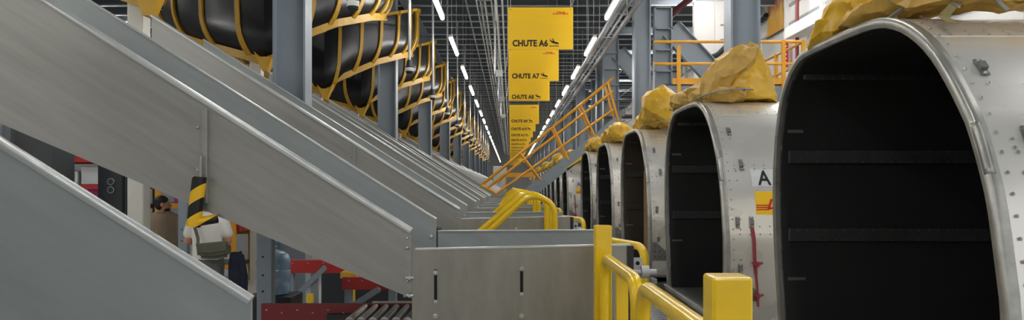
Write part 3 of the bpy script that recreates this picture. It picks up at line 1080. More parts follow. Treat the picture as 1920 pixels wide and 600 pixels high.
for i, k in enumerate([1, 2, 3, 4, 6, 7, 8, 9, 10, 11, 12, 13, 14, 15, 16, 17, 18, 19, 20]):
    lab = {1: 'second open cargo container, with red strap and letter A on its skin',
           2: 'third open cargo container from the front, with plywood inside',
           6: 'cargo container just beyond the stair, with letter A and red strap'}.get(k, '%s open cargo container from the front' % ORD[i + 1])
    c = copy_tree(U0, loc=(X0, 3.85 + S * k, DECK), label=lab)
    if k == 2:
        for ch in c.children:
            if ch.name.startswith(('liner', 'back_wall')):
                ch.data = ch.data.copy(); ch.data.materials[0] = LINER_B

# plywood board in the third container
bm = B(); box(bm, 2.86, 2.90, 15.15, 16.25, DECK + .052, 2.2)
tag(obj('plywood_board', bm, WOOD, bevel=.003), 'upright plywood board standing inside the third container', 'board')

# red cargo straps
def make_strap():
    t = thing('cargo_strap', '', 'strap', (0, 0, 0), 'red cargo straps on container skins')
    bm = B()
    prev = None
    for q in range(17):
        f = q / 16
        s = s_of_z(1.14) * (1 - f) + s_of_z(.24) * f
        wv = .003 * math.sin(f * 9)
        wd = .019 if f < .6 else .012
        c = [skin(s, .30 + .06 * f + wv - wd, .02)[0], skin(s, .30 + .06 * f + wv + wd, .02 + .006 * math.sin(f * 12))[0]]
        c = [bm.verts.new(p) for p in c]
        if prev: bm.faces.new((prev[0], prev[1], c[1], c[0]))
        prev = c
    o = obj('webbing', bm, REDSTRAP, t)
    md = o.modifiers.new('solid', 'SOLIDIFY'); md.thickness = .005
    for z in (.72, .36):
        s0 = s_of_z(z)
        p, nn = skin(s0, .335 + (1.14 - z) * .02, .025)
        bm = B(); box(bm, p.x - .022, p.x + .022, p.y - .016, p.y, p.z - .03, p.z + .03); bk = obj('buckle', bm, REDSTRAP, t, bevel=.004)
        bm = B()
        for sg in (-1, 1):
            bar(bm, (p.x + sg * .02, p.y - .012, p.z), (p.x + sg * .06, p.y - .012, p.z + .02), .012, .022)
        obj('buckle_wing', bm, REDSTRAP, bk)
    return t
ST = make_strap(); ST.location = (X0, 3.85 + S, DECK); ST['label'] = 'red webbing strap with two buckles hanging on the second container'
copy_tree(ST, loc=(X0, 3.85 + S * 6, DECK), label='small red strap on the container just beyond the stair')

# roller decks carrying the containers
def make_deck():
    t = thing('roller_deck', '', 'roller deck', (0, 0, 0), 'low roller decks under the containers')
    bm = B(); box(bm, -.95, 2.6, 0, 3.65, 0, .17); obj('bed', bm, DGREY, t)
    bm0 = B(); tube(bm0, [(-.9, 0, 0), (-.1, 0, 0)], .035, 10)
    r0 = obj('roller', bm0, ROLLER, t, smooth=True, loc=(0, .08, .205))
    for q in range(1, 30):
        c = r0.copy(); COL.objects.link(c); c.parent = t; c.location = (0, .08 + .12 * q, .205)
    bm = B()
    for x in (0.0, 1.2, 2.35):
        box(bm, x, x + .08, 0, 3.65, .17, .25)
    obj('rail', bm, PIPE, t)
    return t
DK = make_deck(); DK.location = (X0, 3.45, 0); DK['label'] = 'low roller deck under the nearest container'
for i, k in enumerate([1, 2, 3, 4]):
    copy_tree(DK, loc=(X0, 3.55 + S * k, 0), label='%s low roller deck from the front under a container' % ORD[i + 1])
for i, k in enumerate(range(6, 21)):
    bm = B(); box(bm, X0 - .9, X0 + 2.4, 3.6 + S * k, 7.1 + S * k, 0, DECK)
    tag(obj('container_plinth', bm, DGREY, bevel=.01), 'low grey plinth under the %s container beyond the stair' % ORD[i], 'plinth', 'plinths under far containers')

# ================================================================== TARPAULINS
def crumple(bm, amp, freq, seed, fine=.35):
    pass
def facet_cloth(bm, jit, seed, fine=.005):
    """stiff folded tarpaulin: jittered coarse facets, softened creases, fine wrinkles"""
    rnd = random.Random(seed)
    for v in bm.verts:
        v.co += Vector((rnd.uniform(-1, 1), rnd.uniform(-1, 1), rnd.uniform(-1, 1))) * jit
    bmesh.ops.triangulate(bm, faces=bm.faces[:])
    bmesh.ops.subdivide_edges(bm, edges=bm.edges[:], cuts=4, use_grid_fill=True)
    bmesh.ops.smooth_vert(bm, verts=bm.verts[:], factor=.25, use_axis_x=True, use_axis_y=True, use_axis_z=True)
    bm.normal_update()
    off = Vector((seed * 1.3, seed * .7, seed * 2.1))
    for v in bm.verts:
        r = 1 - abs(noise.noise(v.co * 6 + off)) * 2.4
        r3 = max(0, 1 - abs(noise.noise(Vector((v.co.x * 2.2, v.co.y * 3.4, v.co.z * 4.2)) + off)) * 5.0)
        v.co += v.normal * (fine * 1.5 * r + .02 * r3 * r3 + fine * .6 * noise.noise(v.co * 19 + off))
def fold_tube(bm, path, rads, n=12, step=.15, squash=1.0, seed=1, jit=.038):
    P = catmull(path, 12)
    L = [0.0]
    for p, q in zip(P, P[1:]): L.append(L[-1] + (q - p).length)
    m = max(4, int(L[-1] / step))
    Q, RR = [], []
    K = len(path) - 1
    for i in range(m + 1):
        t_ = L[-1] * i / m
        j = 0
        while j < len(L) - 2 and L[j + 1] < t_: j += 1
        g = (t_ - L[j]) / max(1e-6, L[j + 1] - L[j])
        Q.append(P[j].lerp(P[j + 1], g))
        f = (j + g) / (len(P) - 1) * K
        a = min(int(f), K - 1); g = f - a
        RR.append(rads[a] * (1 - g) + rads[a + 1] * g)
    tmp = B()
    tube(tmp, Q, 1, n, True, rads=RR, squash=squash)
    facet_cloth(tmp, jit, seed)
    me = bpy.data.meshes.new('tmp'); tmp.to_mesh(me); tmp.free()
    bm.from_mesh(me); bpy.data.meshes.remove(me)
_sd = [3]
def SD():
    _sd[0] += 1
    return _sd[0]
TOPZ = DECK + 2.72
def finish_tarp(name, bm, m, parent):
    bm.normal_update()
    return obj(name, bm, m, parent, smooth=True, angle=24)

# nearest container's tarp
t = thing('tarpaulin_cover', 'folded ochre tarpaulin with webbing straps lying on the nearest container', 'tarpaulin', (X0 + .4, 5.2, TOPZ + .01))
bm = B()
fold_tube(bm, [(-.38, .98, .03), (-.34, .80, .11), (-.24, .40, .17), (-.12, .0, .21), (.10, -.28, .23), (.5, -.40, .24), (1.1, -.42, .22), (1.7, -.38, .2)],
          [.03, .11, .16, .19, .20, .21, .20, .16], n=12, seed=SD())

finish_tarp('roll', bm, TARP, t)
bm = B()
fold_tube(bm, [(-.30, .72, .04), (-.30, .35, .10), (-.25, -.15, .12), (-.18, -.45, .10), (.05, -.62, .07)], [.05, .11, .13, .12, .06], n=11, squash=.8, seed=SD())

finish_tarp('front_fold', bm, TARP_D, t)
bm = B()
fold_tube(bm, [(-.28, -.16, .04), (-.05, -.32, .09), (.4, -.42, .10), (.9, -.43, .09), (1.5, -.4, .08)], [.05, .10, .12, .11, .08], n=11, squash=.8, seed=SD())
finish_tarp('side_fold', bm, TARP_D, t)
bm = B(); tube(bm, catmull([(-.33, -.16, -.01), (-.28, -.30, .04), (-.20, -.40, .09), (-.08, -.47, .12), (.06, -.52, .115), (.16, -.54, .08), (.22, -.50, .12)], 8), .022, 10, squash=.5)
obj('edge_binding', bm, WEB, t, smooth=True)
bm = B()
for a, b in (((-.05, -.50, .06), (-.17, -.58, -.05)), ((-.17, -.58, -.05), (-.245, -.64, -.105)), ((-.245, -.64, -.105), (-.25, -.74, -.165))):
    bar(bm, a, b, .05, .008, (0, -1, .5))
obj('webbing_strap', bm, KHAKI, t)
bm = B(); bar(bm, (-.07, -.52, .04), (-.13, -.57, -.02), .06, .018, (0, -1, .5)); obj('buckle', bm, BOLT, t, bevel=.003)
bm = B(); bar(bm, (.10, -.54, .06), (.17, -.60, -.06), .03, .01, (0, -1, .5)); obj('strap_tail', bm, WEB, t)

# second container: tall upright bundle plus roll
def make_bundle(seed, label, loc):
    t = thing('tarpaulin_bundle', label, 'tarpaulin', loc)
    bm = B()
    fold_tube(bm, [(-.46, -.05, .02), (-.44, -.05, .14), (-.30, -.03, .32), (-.10, 0, .52), (.06, .02, .64), (.14, .03, .70)], [.10, .15, .19, .19, .13, .04], n=12, seed=SD())
    
    finish_tarp('bolster', bm, TARP_D, t)
    # drape: faceted tent of cloth
    bm = B()
    secs = [(-.36, .42, .0, .22), (-.33, .40, .12, .21), (-.26, .38, .26, .18), (-.12, .33, .40, .15), (.02, .27, .52, .12), (.08, .22, .64, .07), (.11, .16, .74, .02)]
    rings = []
    P = [Vector((a, b, c)) for a, b, c, d in secs]
    Dp = [Vector((d, 0, 0)) for a, b, c, d in secs]
    nseg = 12
    for p, d in zip(P, Dp):
        cx, hw = (p.x + p.y) / 2, (p.y - p.x) / 2
        ring = []
        for k in range(nseg):
            a = 2 * math.pi * k / nseg
            e = .62
            cxn, syn = math.cos(a), math.sin(a)
            ring.append(bm.verts.new((cx + hw * math.copysign(abs(cxn) ** e, cxn), .05 + d.x * math.copysign(abs(syn) ** e, syn), p.z)))
        rings.append(ring)
    for a, b in zip(rings, rings[1:]):
        for k in range(nseg):
            bm.faces.new((a[k], a[(k + 1) % nseg], b[(k + 1) % nseg], b[k]))
    bm.faces.new(rings[0][::-1]); bm.faces.new(rings[-1])
    facet_cloth(bm, .036, SD())
    finish_tarp('drape', bm, TARP, t)
    # roll running along the front top edge towards the far side
    bm = B()
    fold_tube(bm, [(-.10, -.34, .03), (-.30, -.22, .08), (-.46, .1, .11), (-.55, .6, .11), (-.60, 1.1, .10), (-.62, 1.4, .03)], [.06, .11, .14, .13, .12, .05], n=12, seed=SD())
    
    finish_tarp('roll', bm, TARP_D, t)
    bm = B(); tube(bm, catmull([(.0, -.36, .10), (-.25, -.42, .10), (-.52, -.30, .06), (-.66, -.02, .0)], 8), .022, 8, squash=.5)
    obj('edge_binding', bm, WEB, t, smooth=True)
    return t
b1 = make_bundle(1.0, 'tall crumpled yellow tarpaulin bundle standing on the second container', (X0 + .62, 9.95, TOPZ + .01))

def make_lowroll(seed, label, loc, hump):
    t = thing('tarpaulin_roll', label, 'tarpaulin', loc)
    bm = B()
    fold_tube(bm, [(.35, -.95, .0), (.22, -.85, .12), (.05, -.55, .18 + hump * .25), (-.05, -.1, .2), (-.1, .4, .16), (-.12, .9, .13), (-.1, 1.25, .05)],
              [.08, .17, .20 + hump * .2, .19, .16, .14, .05], n=12, seed=SD())
    
    finish_tarp('roll', bm, TARP, t)
    bm = B()
    fold_tube(bm, [(.4, -.5, .05), (.15, -.2, .12), (.05, .3, .12), (.1, .8, .06)], [.10, .16, .15, .06], n=12, seed=SD())
    
    finish_tarp('fold', bm, TARP_D, t)
    bm = B(); tube(bm, catmull([(.32, -.98, .02), (.05, -.92, .04), (-.2, -.6, .02), (-.22, 0, .02)], 8), .022, 8, squash=.5)
    obj('edge_binding', bm, WEB, t, smooth=True)
    return t
LRZ = TOPZ + .05
r2 = make_lowroll(21.0, 'bright yellow tarpaulin heap with a raised peak on the third container', (X0 + .38, 15.0, LRZ), .9)
r3 = make_lowroll(31.0, 'rumpled yellow tarpaulin roll on the fourth container', (X0 + .30, 19.9, LRZ), .25)
r4 = make_lowroll(41.0, 'rumpled yellow tarpaulin roll on the fifth container beside the stair', (X0 + .30, 24.65, LRZ), .1)
for i, k in enumerate(range(6, 21)):
    copy_tree([r3, r4, r2][i % 3], loc=(X0 + .25, 5.65 + S * k, LRZ), label='rumpled yellow tarpaulin on the %s container beyond the stair' % ORD[i])

# ================================================================== SIGNS
def plane_icon(bm, x, z, s, y):
    """landing aircraft over a runway line, drawn in the xz plane"""
    def poly(pts):
        bm.faces.new([bm.verts.new((x + a * s, y, z + b * s)) for a, b in pts])
    poly([(.0, .0), (1.0, .0), (1.0, .07), (.0, .07)])
    poly([(.06, .55), (.18, .50), (.27, .37), (.85, .22), (.97, .24), (1.0, .32), (.93, .40), (.30, .56), (.12, .66)])
    poly([(.42, .42), (.60, .36), (.40, .80), (.30, .82)])
    poly([(.08, .60), (.16, .56), (.14, .76), (.07, .78)])
def make_sign(txt, y, first=False):
    t = thing('hanging_sign', 'yellow hanging sign reading %s' % txt, 'sign', (-.05, y, CAMZ + 2.89), 'yellow chute signs')
    W, H = 1.37, .885
    bm = B(); box(bm, 0, W, 0, .02, 0, H)
    obj('board', bm, SIGN, t)
    bm = text_mesh(txt, width=.745 + (.07 if len(txt) > 8 else 0), height=.145, bold=.036)
    for v in bm.verts:
        v.co = Vector((.095 + v.co.x, -.003, .06 + v.co.y))
    obj('lettering', bm, INK, t)
    bm = B(); plane_icon(bm, .87 + (.05 if len(txt) > 8 else 0), .065, .20, -.003); obj('landing_icon', bm, INK, t)
    bm = text_mesh('DHL', width=.20, height=.065, bold=.03, shear=.4)
    for v in bm.verts:
        v.co = Vector((1.01 + v.co.x, -.003, .735 + v.co.y))
    lg = obj('logo', bm, REDINK, t)
    bm = B()
    for q in range(3):
        z = .737 + q * .011
        for xa, xb in ((.935 + q * .008, 1.0 + q * .005), (1.19 + q * .005, 1.27)):
            bm.faces.new([bm.verts.new(p) for p in ((xa, -.003, z), (xb, -.003, z), (xb, -.003, z + .006), (xa, -.003, z + .006))])
    obj('logo_stripes', bm, REDINK, lg)
    for x in (.05, W - .05):
        bm = B(); tube(bm, [(x, .01, H), (x, .01, ROOFZ - CAMZ - 2.89)], .005, 5); obj('hanger_wire', bm, PIPE, t)
        bm = B(); dome(bm, (x, 0, H - .04), (0, -1, 0), .012, .006); obj('rivet', bm, DGREY, t)
    return t
sy = [15.95, 20.7, 25.5] + [34.9 + S * i for i in range(15)]
for i, y in enumerate(sy):
    make_sign('CHUTE A%d' % (6 + i), y)

# ================================================================== overhead services
def tray_run(x0, x1, z, y0, y1, label, pipes):
    t = thing('cable_tray', label, 'cable tray', ((x0 + x1) / 2, y0, z))
    h = (x1 - x0) / 2
    for s in (-1, 1):
        bm = B(); box(bm, s * h - .015, s * h + .015, 0, y1 - y0, -.05, .05); obj('side_rail', bm, PIPE, t)
    bm = B(); box(bm, -h, h, -.015, .015, -.045, -.025)
    r = obj('rung', bm, PIPE, t, loc=(0, .3, 0))
    y = .9
    while y < min(60, y1 - y0):
        c = r.copy(); COL.objects.link(c); c.parent = t; c.location = (0, y, 0); y += 1.5
    for px, pz, pr_ in pipes:
        bm = B(); tube(bm, [(px, 0, pz), (px, y1 - y0, pz)], pr_, 8); obj('conduit', bm, PIPE, t, smooth=True)
    bm0 = B(); tube(bm0, [(-h, 0, 0), (-h, 0, HANG - z)], .012, 6); tube(bm0, [(h, 0, 0), (h, 0, HANG - z)], .012, 6)
    hg = obj('hanger', bm0, PIPE, t, loc=(0, 1.5, 0))
    y = 7.5
    while y < y1 - y0:
        c = hg.copy(); COL.objects.link(c); c.parent = t; c.location = (0, y, 0); y += 6.0
    return t
tray_run(-.92, -.52, CAMZ + 5.05, 12, 118, 'grey cable tray running along the ceiling left of the yellow signs', [(-.1, .03, .03), (.02, .03, .03), (.34, -.2, .035), (.5, -.1, .03)])
tray_run(2.62, 3.0, CAMZ + 4.35, 12, 118, 'cable tray with conduits running above the right light row', [(-.1, .04, .03), (.05, .04, .03), (-.3, -.12, .03), (.32, .1, .04)])
for i, (y, zz) in enumerate(((22.5, 3.36), (29.5, 3.4), (36.5, 3.4))):
    t = thing('junction_box', '%s small grey junction box on a drop conduit left of the signs' % ORD[i], 'junction box', (-.36, y, CAMZ + zz))
    bm = B(); box(bm, -.07, .13, -.06, .06, -.1, .1); obj('box', bm, PIPE, t, bevel=.006)
    bm = B(); tube(bm, [(-.1, 0, .0), (-.1, 0, ROOFZ - .0 - CAMZ - zz)], .03, 8); obj('drop_conduit', bm, PIPE, t, smooth=True)
    bm = B(); tube(bm, fillet([(.1, 0, .02), (.22, 0, .10), (.28, 0, .6), (.28, 0, ROOFZ - .0 - CAMZ - zz)], .1), .012, 6); obj('loop_cable', bm, PIPE, t, smooth=True)

# ================================================================== STAIR OVER THE CONTAINERS
SYN, SYF = 28.6, 29.55
def st_pt(px, py, Y=SYN):
    return at(px, py, Y)
t = thing('crossover_stair', 'steep steel stair with amber hand rails crossing over the container line', 'stair', (st_pt(1000, 355).x, SYN, 0))
ox = t.location.x
def rel(p, Y=None):
    return Vector((p.x - ox, (Y if Y is not None else p.y) - SYN, p.z))
sa, sb = st_pt(985, 368), st_pt(1163, 226)
for Y, m in ((0.0, COLGREY), (SYF - SYN, COLGREY)):
    bm = B(); bar(bm, rel(sa) + Vector((0, Y, 0)), rel(sb) + Vector((0, Y, 0)), .03, .42); st = obj('stringer', bm, m, t)
    bm = B()
    for f in (.12, .2, .38, .46, .64, .72, .88):
        c = rel(sa).lerp(rel(sb), f) + Vector((0, Y - .02, .0))
        tube(bm, [c, c + Vector((0, .01, 0))], .018, 8)
    obj('bolt_heads', bm, DGREY, st)
d = (sb - sa)
for q in range(15):
    f = (q + .5) / 15
    c = rel(sa).lerp(rel(sb), f)
    bm = B(); box(bm, c.x - .13, c.x + .13, .015, SYF - SYN - .015, c.z - .015, c.z + .02); obj('tread', bm, DGREY, t)
bm = B(); c0, c1 = rel(st_pt(1063, 318)), rel(st_pt(1093, 294))
bar(bm, c0 + Vector((0, -.018, 0)), c1 + Vector((0, -.018, 0)), .006, .10); obj('hazard_strip', bm, HAZ2, t)
railpx = [((902, 347), (1150, 146)), ((914, 352), (1150, 170)), ((931, 363), (1150, 205))]
for Y in (0, SYF - SYN):
    for a, b in railpx:
        pa, pb = rel(st_pt(*a)) + Vector((0, Y, 0)), rel(st_pt(*b)) + Vector((0, Y, 0))
        bm = B(); tube(bm, [pa, pb], .045, 8); obj('hand_rail', bm, YEL_O, t, smooth=True)
    for a, b in (((902, 347), (931, 363)), ((975, 286), (1014, 338)), ((1036, 236), (1066, 300)), ((1088, 196), (1118, 262)), ((1140, 154), (1160, 228))):
        pa, pb = rel(st_pt(*a)) + Vector((0, Y, 0)), rel(st_pt(*b)) + Vector((0, Y, 0))
        bm = B(); tube(bm, [pa, pb], .045, 8); obj('rail_post', bm, YEL_O, t, smooth=True)
# landing at the foot
bm = B(); box(bm, -1.5, .55, 0, SYF - SYN, 1.25, 1.30); obj('landing', bm, DGREY, t)
for x in (-1.45, .45):
    for y in (.05, SYF - SYN - .05):
        bm = B(); box(bm, x - .04, x + .04, y - .04, y + .04, 0, 1.25); obj('landing_leg', bm, COLGREY, t)

# ================================================================== MEZZANINE
MZ = CAMZ + 2.72
t = thing('mezzanine', 'grey mezzanine platform with amber railing behind the containers', 'platform', (5.8, 20.0, 0))
def mz(x): return x - 5.8
for xa, ya, yb in ((4.05, 0, 2.0), (4.9, 2.5, 5.6), (4.91, 5.6, 14), (4.32, 8.5, 9.6)):
    bm = B(); box(bm, mz(xa), mz({4.32: 4.9, 4.91: 6.2}.get(xa, 7.75)), ya, yb, MZ - .06, MZ); obj('deck', bm, DGREY, t)
bm = B(); box(bm, mz(4.05), mz(7.75), -.02, .03, MZ - .45, MZ - .06); obj('fascia_beam', bm, COLGREY, t)
bm = B(); box(bm, mz(4.88), mz(4.92), 2.8, 14, MZ - .45, MZ - .06); obj('fascia_beam', bm, COLGREY, t)
for xa, xb in ((4.28, 5.05), (6.3, 7.75)):
    bm = B(); box(bm, mz(xa), mz(xb), -.05, -.02, MZ - .02, MZ + .14); obj('toe_board', bm, YEL_O, t)
for z in (CAMZ + 3.82, CAMZ + 3.24):
    bm = B(); tube(bm, [(mz(3.78), -.03, z), (mz(7.72), -.03, z), (mz(7.72), 5.5, z)], .04, 10); obj('hand_rail', bm, YEL_O, t, smooth=True)
for x, y in ((4.44, -.03), (7.2, -.03), (7.72, -.03), (7.72, 2.0), (7.72, 3.8), (7.72, 5.5), (5.9, -.03)):
    bm = B(); box(bm, mz(x) - .045, mz(x) + .045, y - .04, y + .04, MZ - .4, CAMZ + (3.86 if x > 5 else 3.72)); obj('rail_post', bm, YEL_O, t)
for x, y in ((5.2, .3), (7.6, .3), (5.2, 8), (6.1, 8), (5.2, 13.5), (6.1, 13.5), (7.6, 5.3)):
    if True:
        bm = B(); box(bm, mz(x) - .08, mz(x) + .08, y - .08, y + .08, 0, MZ - .06); obj('platform_leg', bm, COLGREY, t)
# stiffened frames with knee braces
def frame(label, xa, xb, Y, zt, brace):
    t = thing('stiffened_frame', label, 'steel frame', ((xa + xb) / 2, Y, 0))
    h = (xb - xa) / 2
    bm = B(); box(bm, -h, h, .14, .17, 0, zt); obj('web', bm, COLGREY, t)
    for s in (-1, 1):
        bm = B(); box(bm, s * h - .02, s * h + .02, 0, .30, 0, zt); obj('flange', bm, COLGREY, t)
    z = zt - .02
    while z > 2.5:
        bm = B(); box(bm, -h - .03, h + .03, .0, .14, z - .02, z + .02); obj('stiffener', bm, COLGREY, t); z -= .62
    if brace:
        (ax, az), (bx, bz), w_ = brace
        bm = B(); bar(bm, (ax - (xa + xb) / 2, .15, az), (bx - (xa + xb) / 2, .15, bz), .04, w_); obj('knee_brace', bm, COLGREY, t)
        n = Vector((-(bz - az), 0, bx - ax)).normalized()
        for s in (-1, 1):
            o_ = n * (w_ / 2 * s)
            bm = B(); bar(bm, Vector((ax - (xa + xb) / 2, .15, az)) + o_, Vector((bx - (xa + xb) / 2, .15, bz)) + o_, .26, .03); obj('brace_flange', bm, COLGREY, t)
    return t
frame('stiffened grey steel frame with diagonal knee brace above the mezzanine', 4.22, 4.70, 22.05, CAMZ + 5.25, ((4.70, CAMZ + 4.62), (6.3, CAMZ + 2.9), .62))
frame('stiffened grey steel frame beside the upper end of the stair', 3.68, 4.25, 29.8, CAMZ + 5.9, ((4.25, CAMZ + 5.3), (5.7, CAMZ + 3.7), .6))
# white-grey gear on and before the right wall
t = thing('wall_poster', 'yellow and red printed banner hanging high on the right wall', 'banner', (9.505, 27.2, 7.95))
bm = B(); box(bm, -.01, .01, -.8, .8, -.62, .62); obj('print', bm, POSTER, t)
bm = B(); tube(bm, [(-.01, -.83, -.62), (-.01, .83, -.62)], .025, 8); obj('bottom_rod', bm, NEARBLK, t)
bm = B(); tube(bm, [(-.01, -.83, .62), (-.01, .83, .62)], .025, 8); obj('top_rod', bm, NEARBLK, t)
bm = B(); tube(bm, [(9.2, 24.3, 0), (9.2, 24.3, ROOFZ)], .06, 10); tag(obj('fire_riser', bm, MAROON, smooth=True), 'vertical maroon pipe in front of the right wall', 'pipe')
bm = B(); bar(bm, at(1243, 38, 27), at(1304, -10, 24.5), .14, .16); tag(obj('maroon_pipe', bm, MAROON), 'sloping maroon pipe under the roof behind the stiffened frame', 'pipe')
t = thing('notice_sign', 'small red notice on the wall behind the amber railing', 'sign', (9.408, 25.95, CAMZ + 4.5))
bm = B(); box(bm, -.01, .01, -.28, .28, -.42, .42); obj('board', bm, REDINK, t)
bm = B()
for q in range(5): box(bm, -.014, -.011, -.2, .2, -.3 + q * .14, -.25 + q * .14)
obj('text_lines', bm, WHITE, t)
# white panelled partition beyond the mezzanine
t = thing('white_partition', 'tall white panelled partition behind the mezzanine railing', 'partition', (6.3, 26.0, 0))
bm = B(); box(bm, 0, 2.15, .03, .2, 0, 8.24); obj('core', bm, WHITE, t)
for cxi in range(3):
    for rz in range(6):
        bm = B(); box(bm, .01 + cxi * .715, .70 + cxi * .715, 0, .03, .02 + rz * 1.37, 1.36 + rz * 1.37); obj('panel', bm, WHITE_WALL, t, bevel=.008)
for z in (6.4, 6.9, 7.4):
    bm = B(); tube(bm, [(.9, -.05, z), (2.15, -.05, z)], .025, 8); obj('pipe_rail', bm, PIPE, t, smooth=True)

# black cable bundles sagging
for i, (a, b) in enumerate((((1330, 108), (1360, 88)), ((1420, 40), (1437, 28)))):
    pa = at(*a, 25.86 if i == 0 else 9.40 * F / (a[0] - 957)); pb = at(*b, 25.86 if i == 0 else 9.40 * F / (b[0] - 957))
    mid = (pa + pb) / 2 + Vector((0, 0, -.08))
    bm = B(); tube(bm, catmull([pa, mid, pb], 8), .085, 10)
    tag(obj('cable_bundle', bm, NEARBLK, smooth=True), 'short black cable bundle %s the right column' % ('left of' if i == 0 else 'right of'), 'cable')

# far end of the aisle
t = thing('far_platform', 'amber crossover platform at the far end of the aisle', 'platform', (.6, 60, 0))
bm = B(); box(bm, -1.0, 1.3, 0, 1.0, CAMZ + .75, CAMZ + 1.1); obj('beam', bm, YEL_O, t)
for x in (-.95, 1.25):
    bm = B(); box(bm, x - .06, x + .06, 0, .12, 0, CAMZ + .75); obj('leg', bm, YEL_O, t)
bm = B(); tube(bm, [(-1.6, 0, CAMZ + .2), (-1.0, 0, CAMZ + .9)], .05, 8); tube(bm, [(-1.9, 0, CAMZ + .2), (-1.3, 0, CAMZ + .9)], .05, 8); obj('hand_rail', bm, YEL_O, t)
bm = B(); box(bm, -1.6, -.35, 70, 70.8, 0, CAMZ + 1.9); tag(obj('cream_cabinet', bm, CREAM, bevel=.03), 'cream cabinet standing at the far end of the aisle', 'cabinet')

# ================================================================== UNDER THE LARGE CHUTE
# roller conveyor
t = thing('roller_conveyor', 'dark red roller conveyor running under the large chute', 'conveyor', (-1.3, 5.5, 0))
def cx(x): return x + 1.3
bm = B(); prism(bm, [(.15, .70), (.19, .70), (.19, .72), (.16, .725), (.16, .955), (.19, .96), (.19, .975), (.15, .975)], cx(-1.86), cx(-.70), 'x'); obj('side_rail', bm, REDD, t)
bm = B(); prism(bm, [(-.45, .70), (-.41, .70), (-.41, .955), (-.45, .955)], cx(-1.20), cx(-.70), 'x'); obj('side_rail', bm, REDD, t)
bm = B()
for q in range(10): dome(bm, (cx(-1.82 + q * .115), .149, .93 - .02 * (q % 2)), (0, -1, 0), .008, .006)
obj('rivets', bm, BOLT, t)['kind'] = 'stuff'
bm = B(); tube(bm, [(0, -.42, 0), (0, .14, 0)], .031, 16)
r0 = obj('roller', bm, ROLLER, t, smooth=True, loc=(cx(-1.08), 0, .945))
for q in range(1, 6):
    c = r0.copy(); COL.objects.link(c); c.parent = t; c.location = (cx(-1.08 + .078 * q), 0, .945)
bm = B(); box(bm, cx(-1.04), cx(-.70), .19, .23, .96, .985); obj('cap_strip', bm, CREAM, t)
bm = B(); box(bm, cx(-1.36), cx(-1.18), .10, .149, .80, .905); obj('drive_plate', bm, NEARBLK, t, bevel=.004)
for x in (-1.8, -.8):
    for y in (.12, .17):
        pass
    bm = B(); box(bm, cx(x) - .03, cx(x) + .03, .16, .22, 0, .72); obj('leg', bm, COLGREY, t)
# red conveyor stands
def stand(label, xa, xb, Y, z0, z1, legs, diags, extra=()):
    t = thing('conveyor_stand', label, 'conveyor stand', ((xa + xb) / 2, Y, 0), 'red conveyor stands')
    c = (xa + xb) / 2
    bm = B(); prism(bm, [(0, z0), (.08, z0), (.08, z0 + .012), (.014, z0 + .012), (.014, z1 - .012), (.08, z1 - .012), (.08, z1), (0, z1)], xa - c, xb - c, 'x'); bmx = obj('channel_beam', bm, RED, t)
    for q in range(4):
        x = xa - c + (xb - xa) * (q + .5) / 4
        bm = B(); dome(bm, (x, 0, z1 - .03), (0, -1, 0), .008, .006); obj('bolt', bm, BOLT, bmx)
    for x in legs:
        bm = B(); box(bm, x - c - .036, x - c + .036, .015, .075, 0, z0); obj('leg', bm, COLGREY, t, bevel=.004)
    for (a, b) in diags:
        bm = B(); bar(bm, (a[0] - c, -.01, a[1]), (b[0] - c, -.01, b[1]), .012, .055, (0, 0, 1)); dg = obj('brace', bm, COLGREY, t)
        for p in (a, b):
            bm = B(); dome(bm, (p[0] - c, -.016, p[1]), (0, -1, 0), .012, .01); obj('brace_bolt', bm, BOLT, dg)
    return t
def X8(px, Y=8.0): return (px - 957) * Y / F
def Z8(py, Y=8.0): return CAMZ + (350 - py) * Y / F
stand('red conveyor stand with grey diagonal brace under the large chute', X8(534), X8(650), 8.0, Z8(512), Z8(488), (X8(543), X8(588)), (((X8(543), Z8(567)), (X8(611), Z8(500))),))
stand('second red conveyor stand nearer the chute end, half hidden by the chute', X8(641, 7), X8(742, 7), 7.0, Z8(543, 7), Z8(520, 7), (X8(652, 7), X8(735, 7)), (((X8(660, 7), Z8(574, 7)), (X8(712, 7), Z8(541, 7))),))
bm = B(); box(bm, X8(581), X8(592), 7.86, 7.92, 0, Z8(548)); tag(obj('bollard', bm, YEL, bevel=.004), 'short yellow bollard under the red conveyor stand', 'bollard')
bm = B(); box(bm, X8(638, 7.2), X8(668, 7.2), 7.2, 7.4, Z8(522, 7.2), Z8(511, 7.2)); box(bm, X8(650, 7.2), X8(660, 7.2), 7.25, 7.35, 0, Z8(522, 7.2))
tag(obj('yellow_guard', bm, YEL), 'small yellow guard plate on a post above the second red stand', 'guard')
# black box added to keep the gap behind the stands dark
bm = B(); box(bm, -2.25, -.85, 9.0, 9.35, 0, 1.35); tag(obj('dark_filler', bm, NEARBLK, bevel=.01), 'black box added to darken the gap behind the red conveyor stands', 'machine')

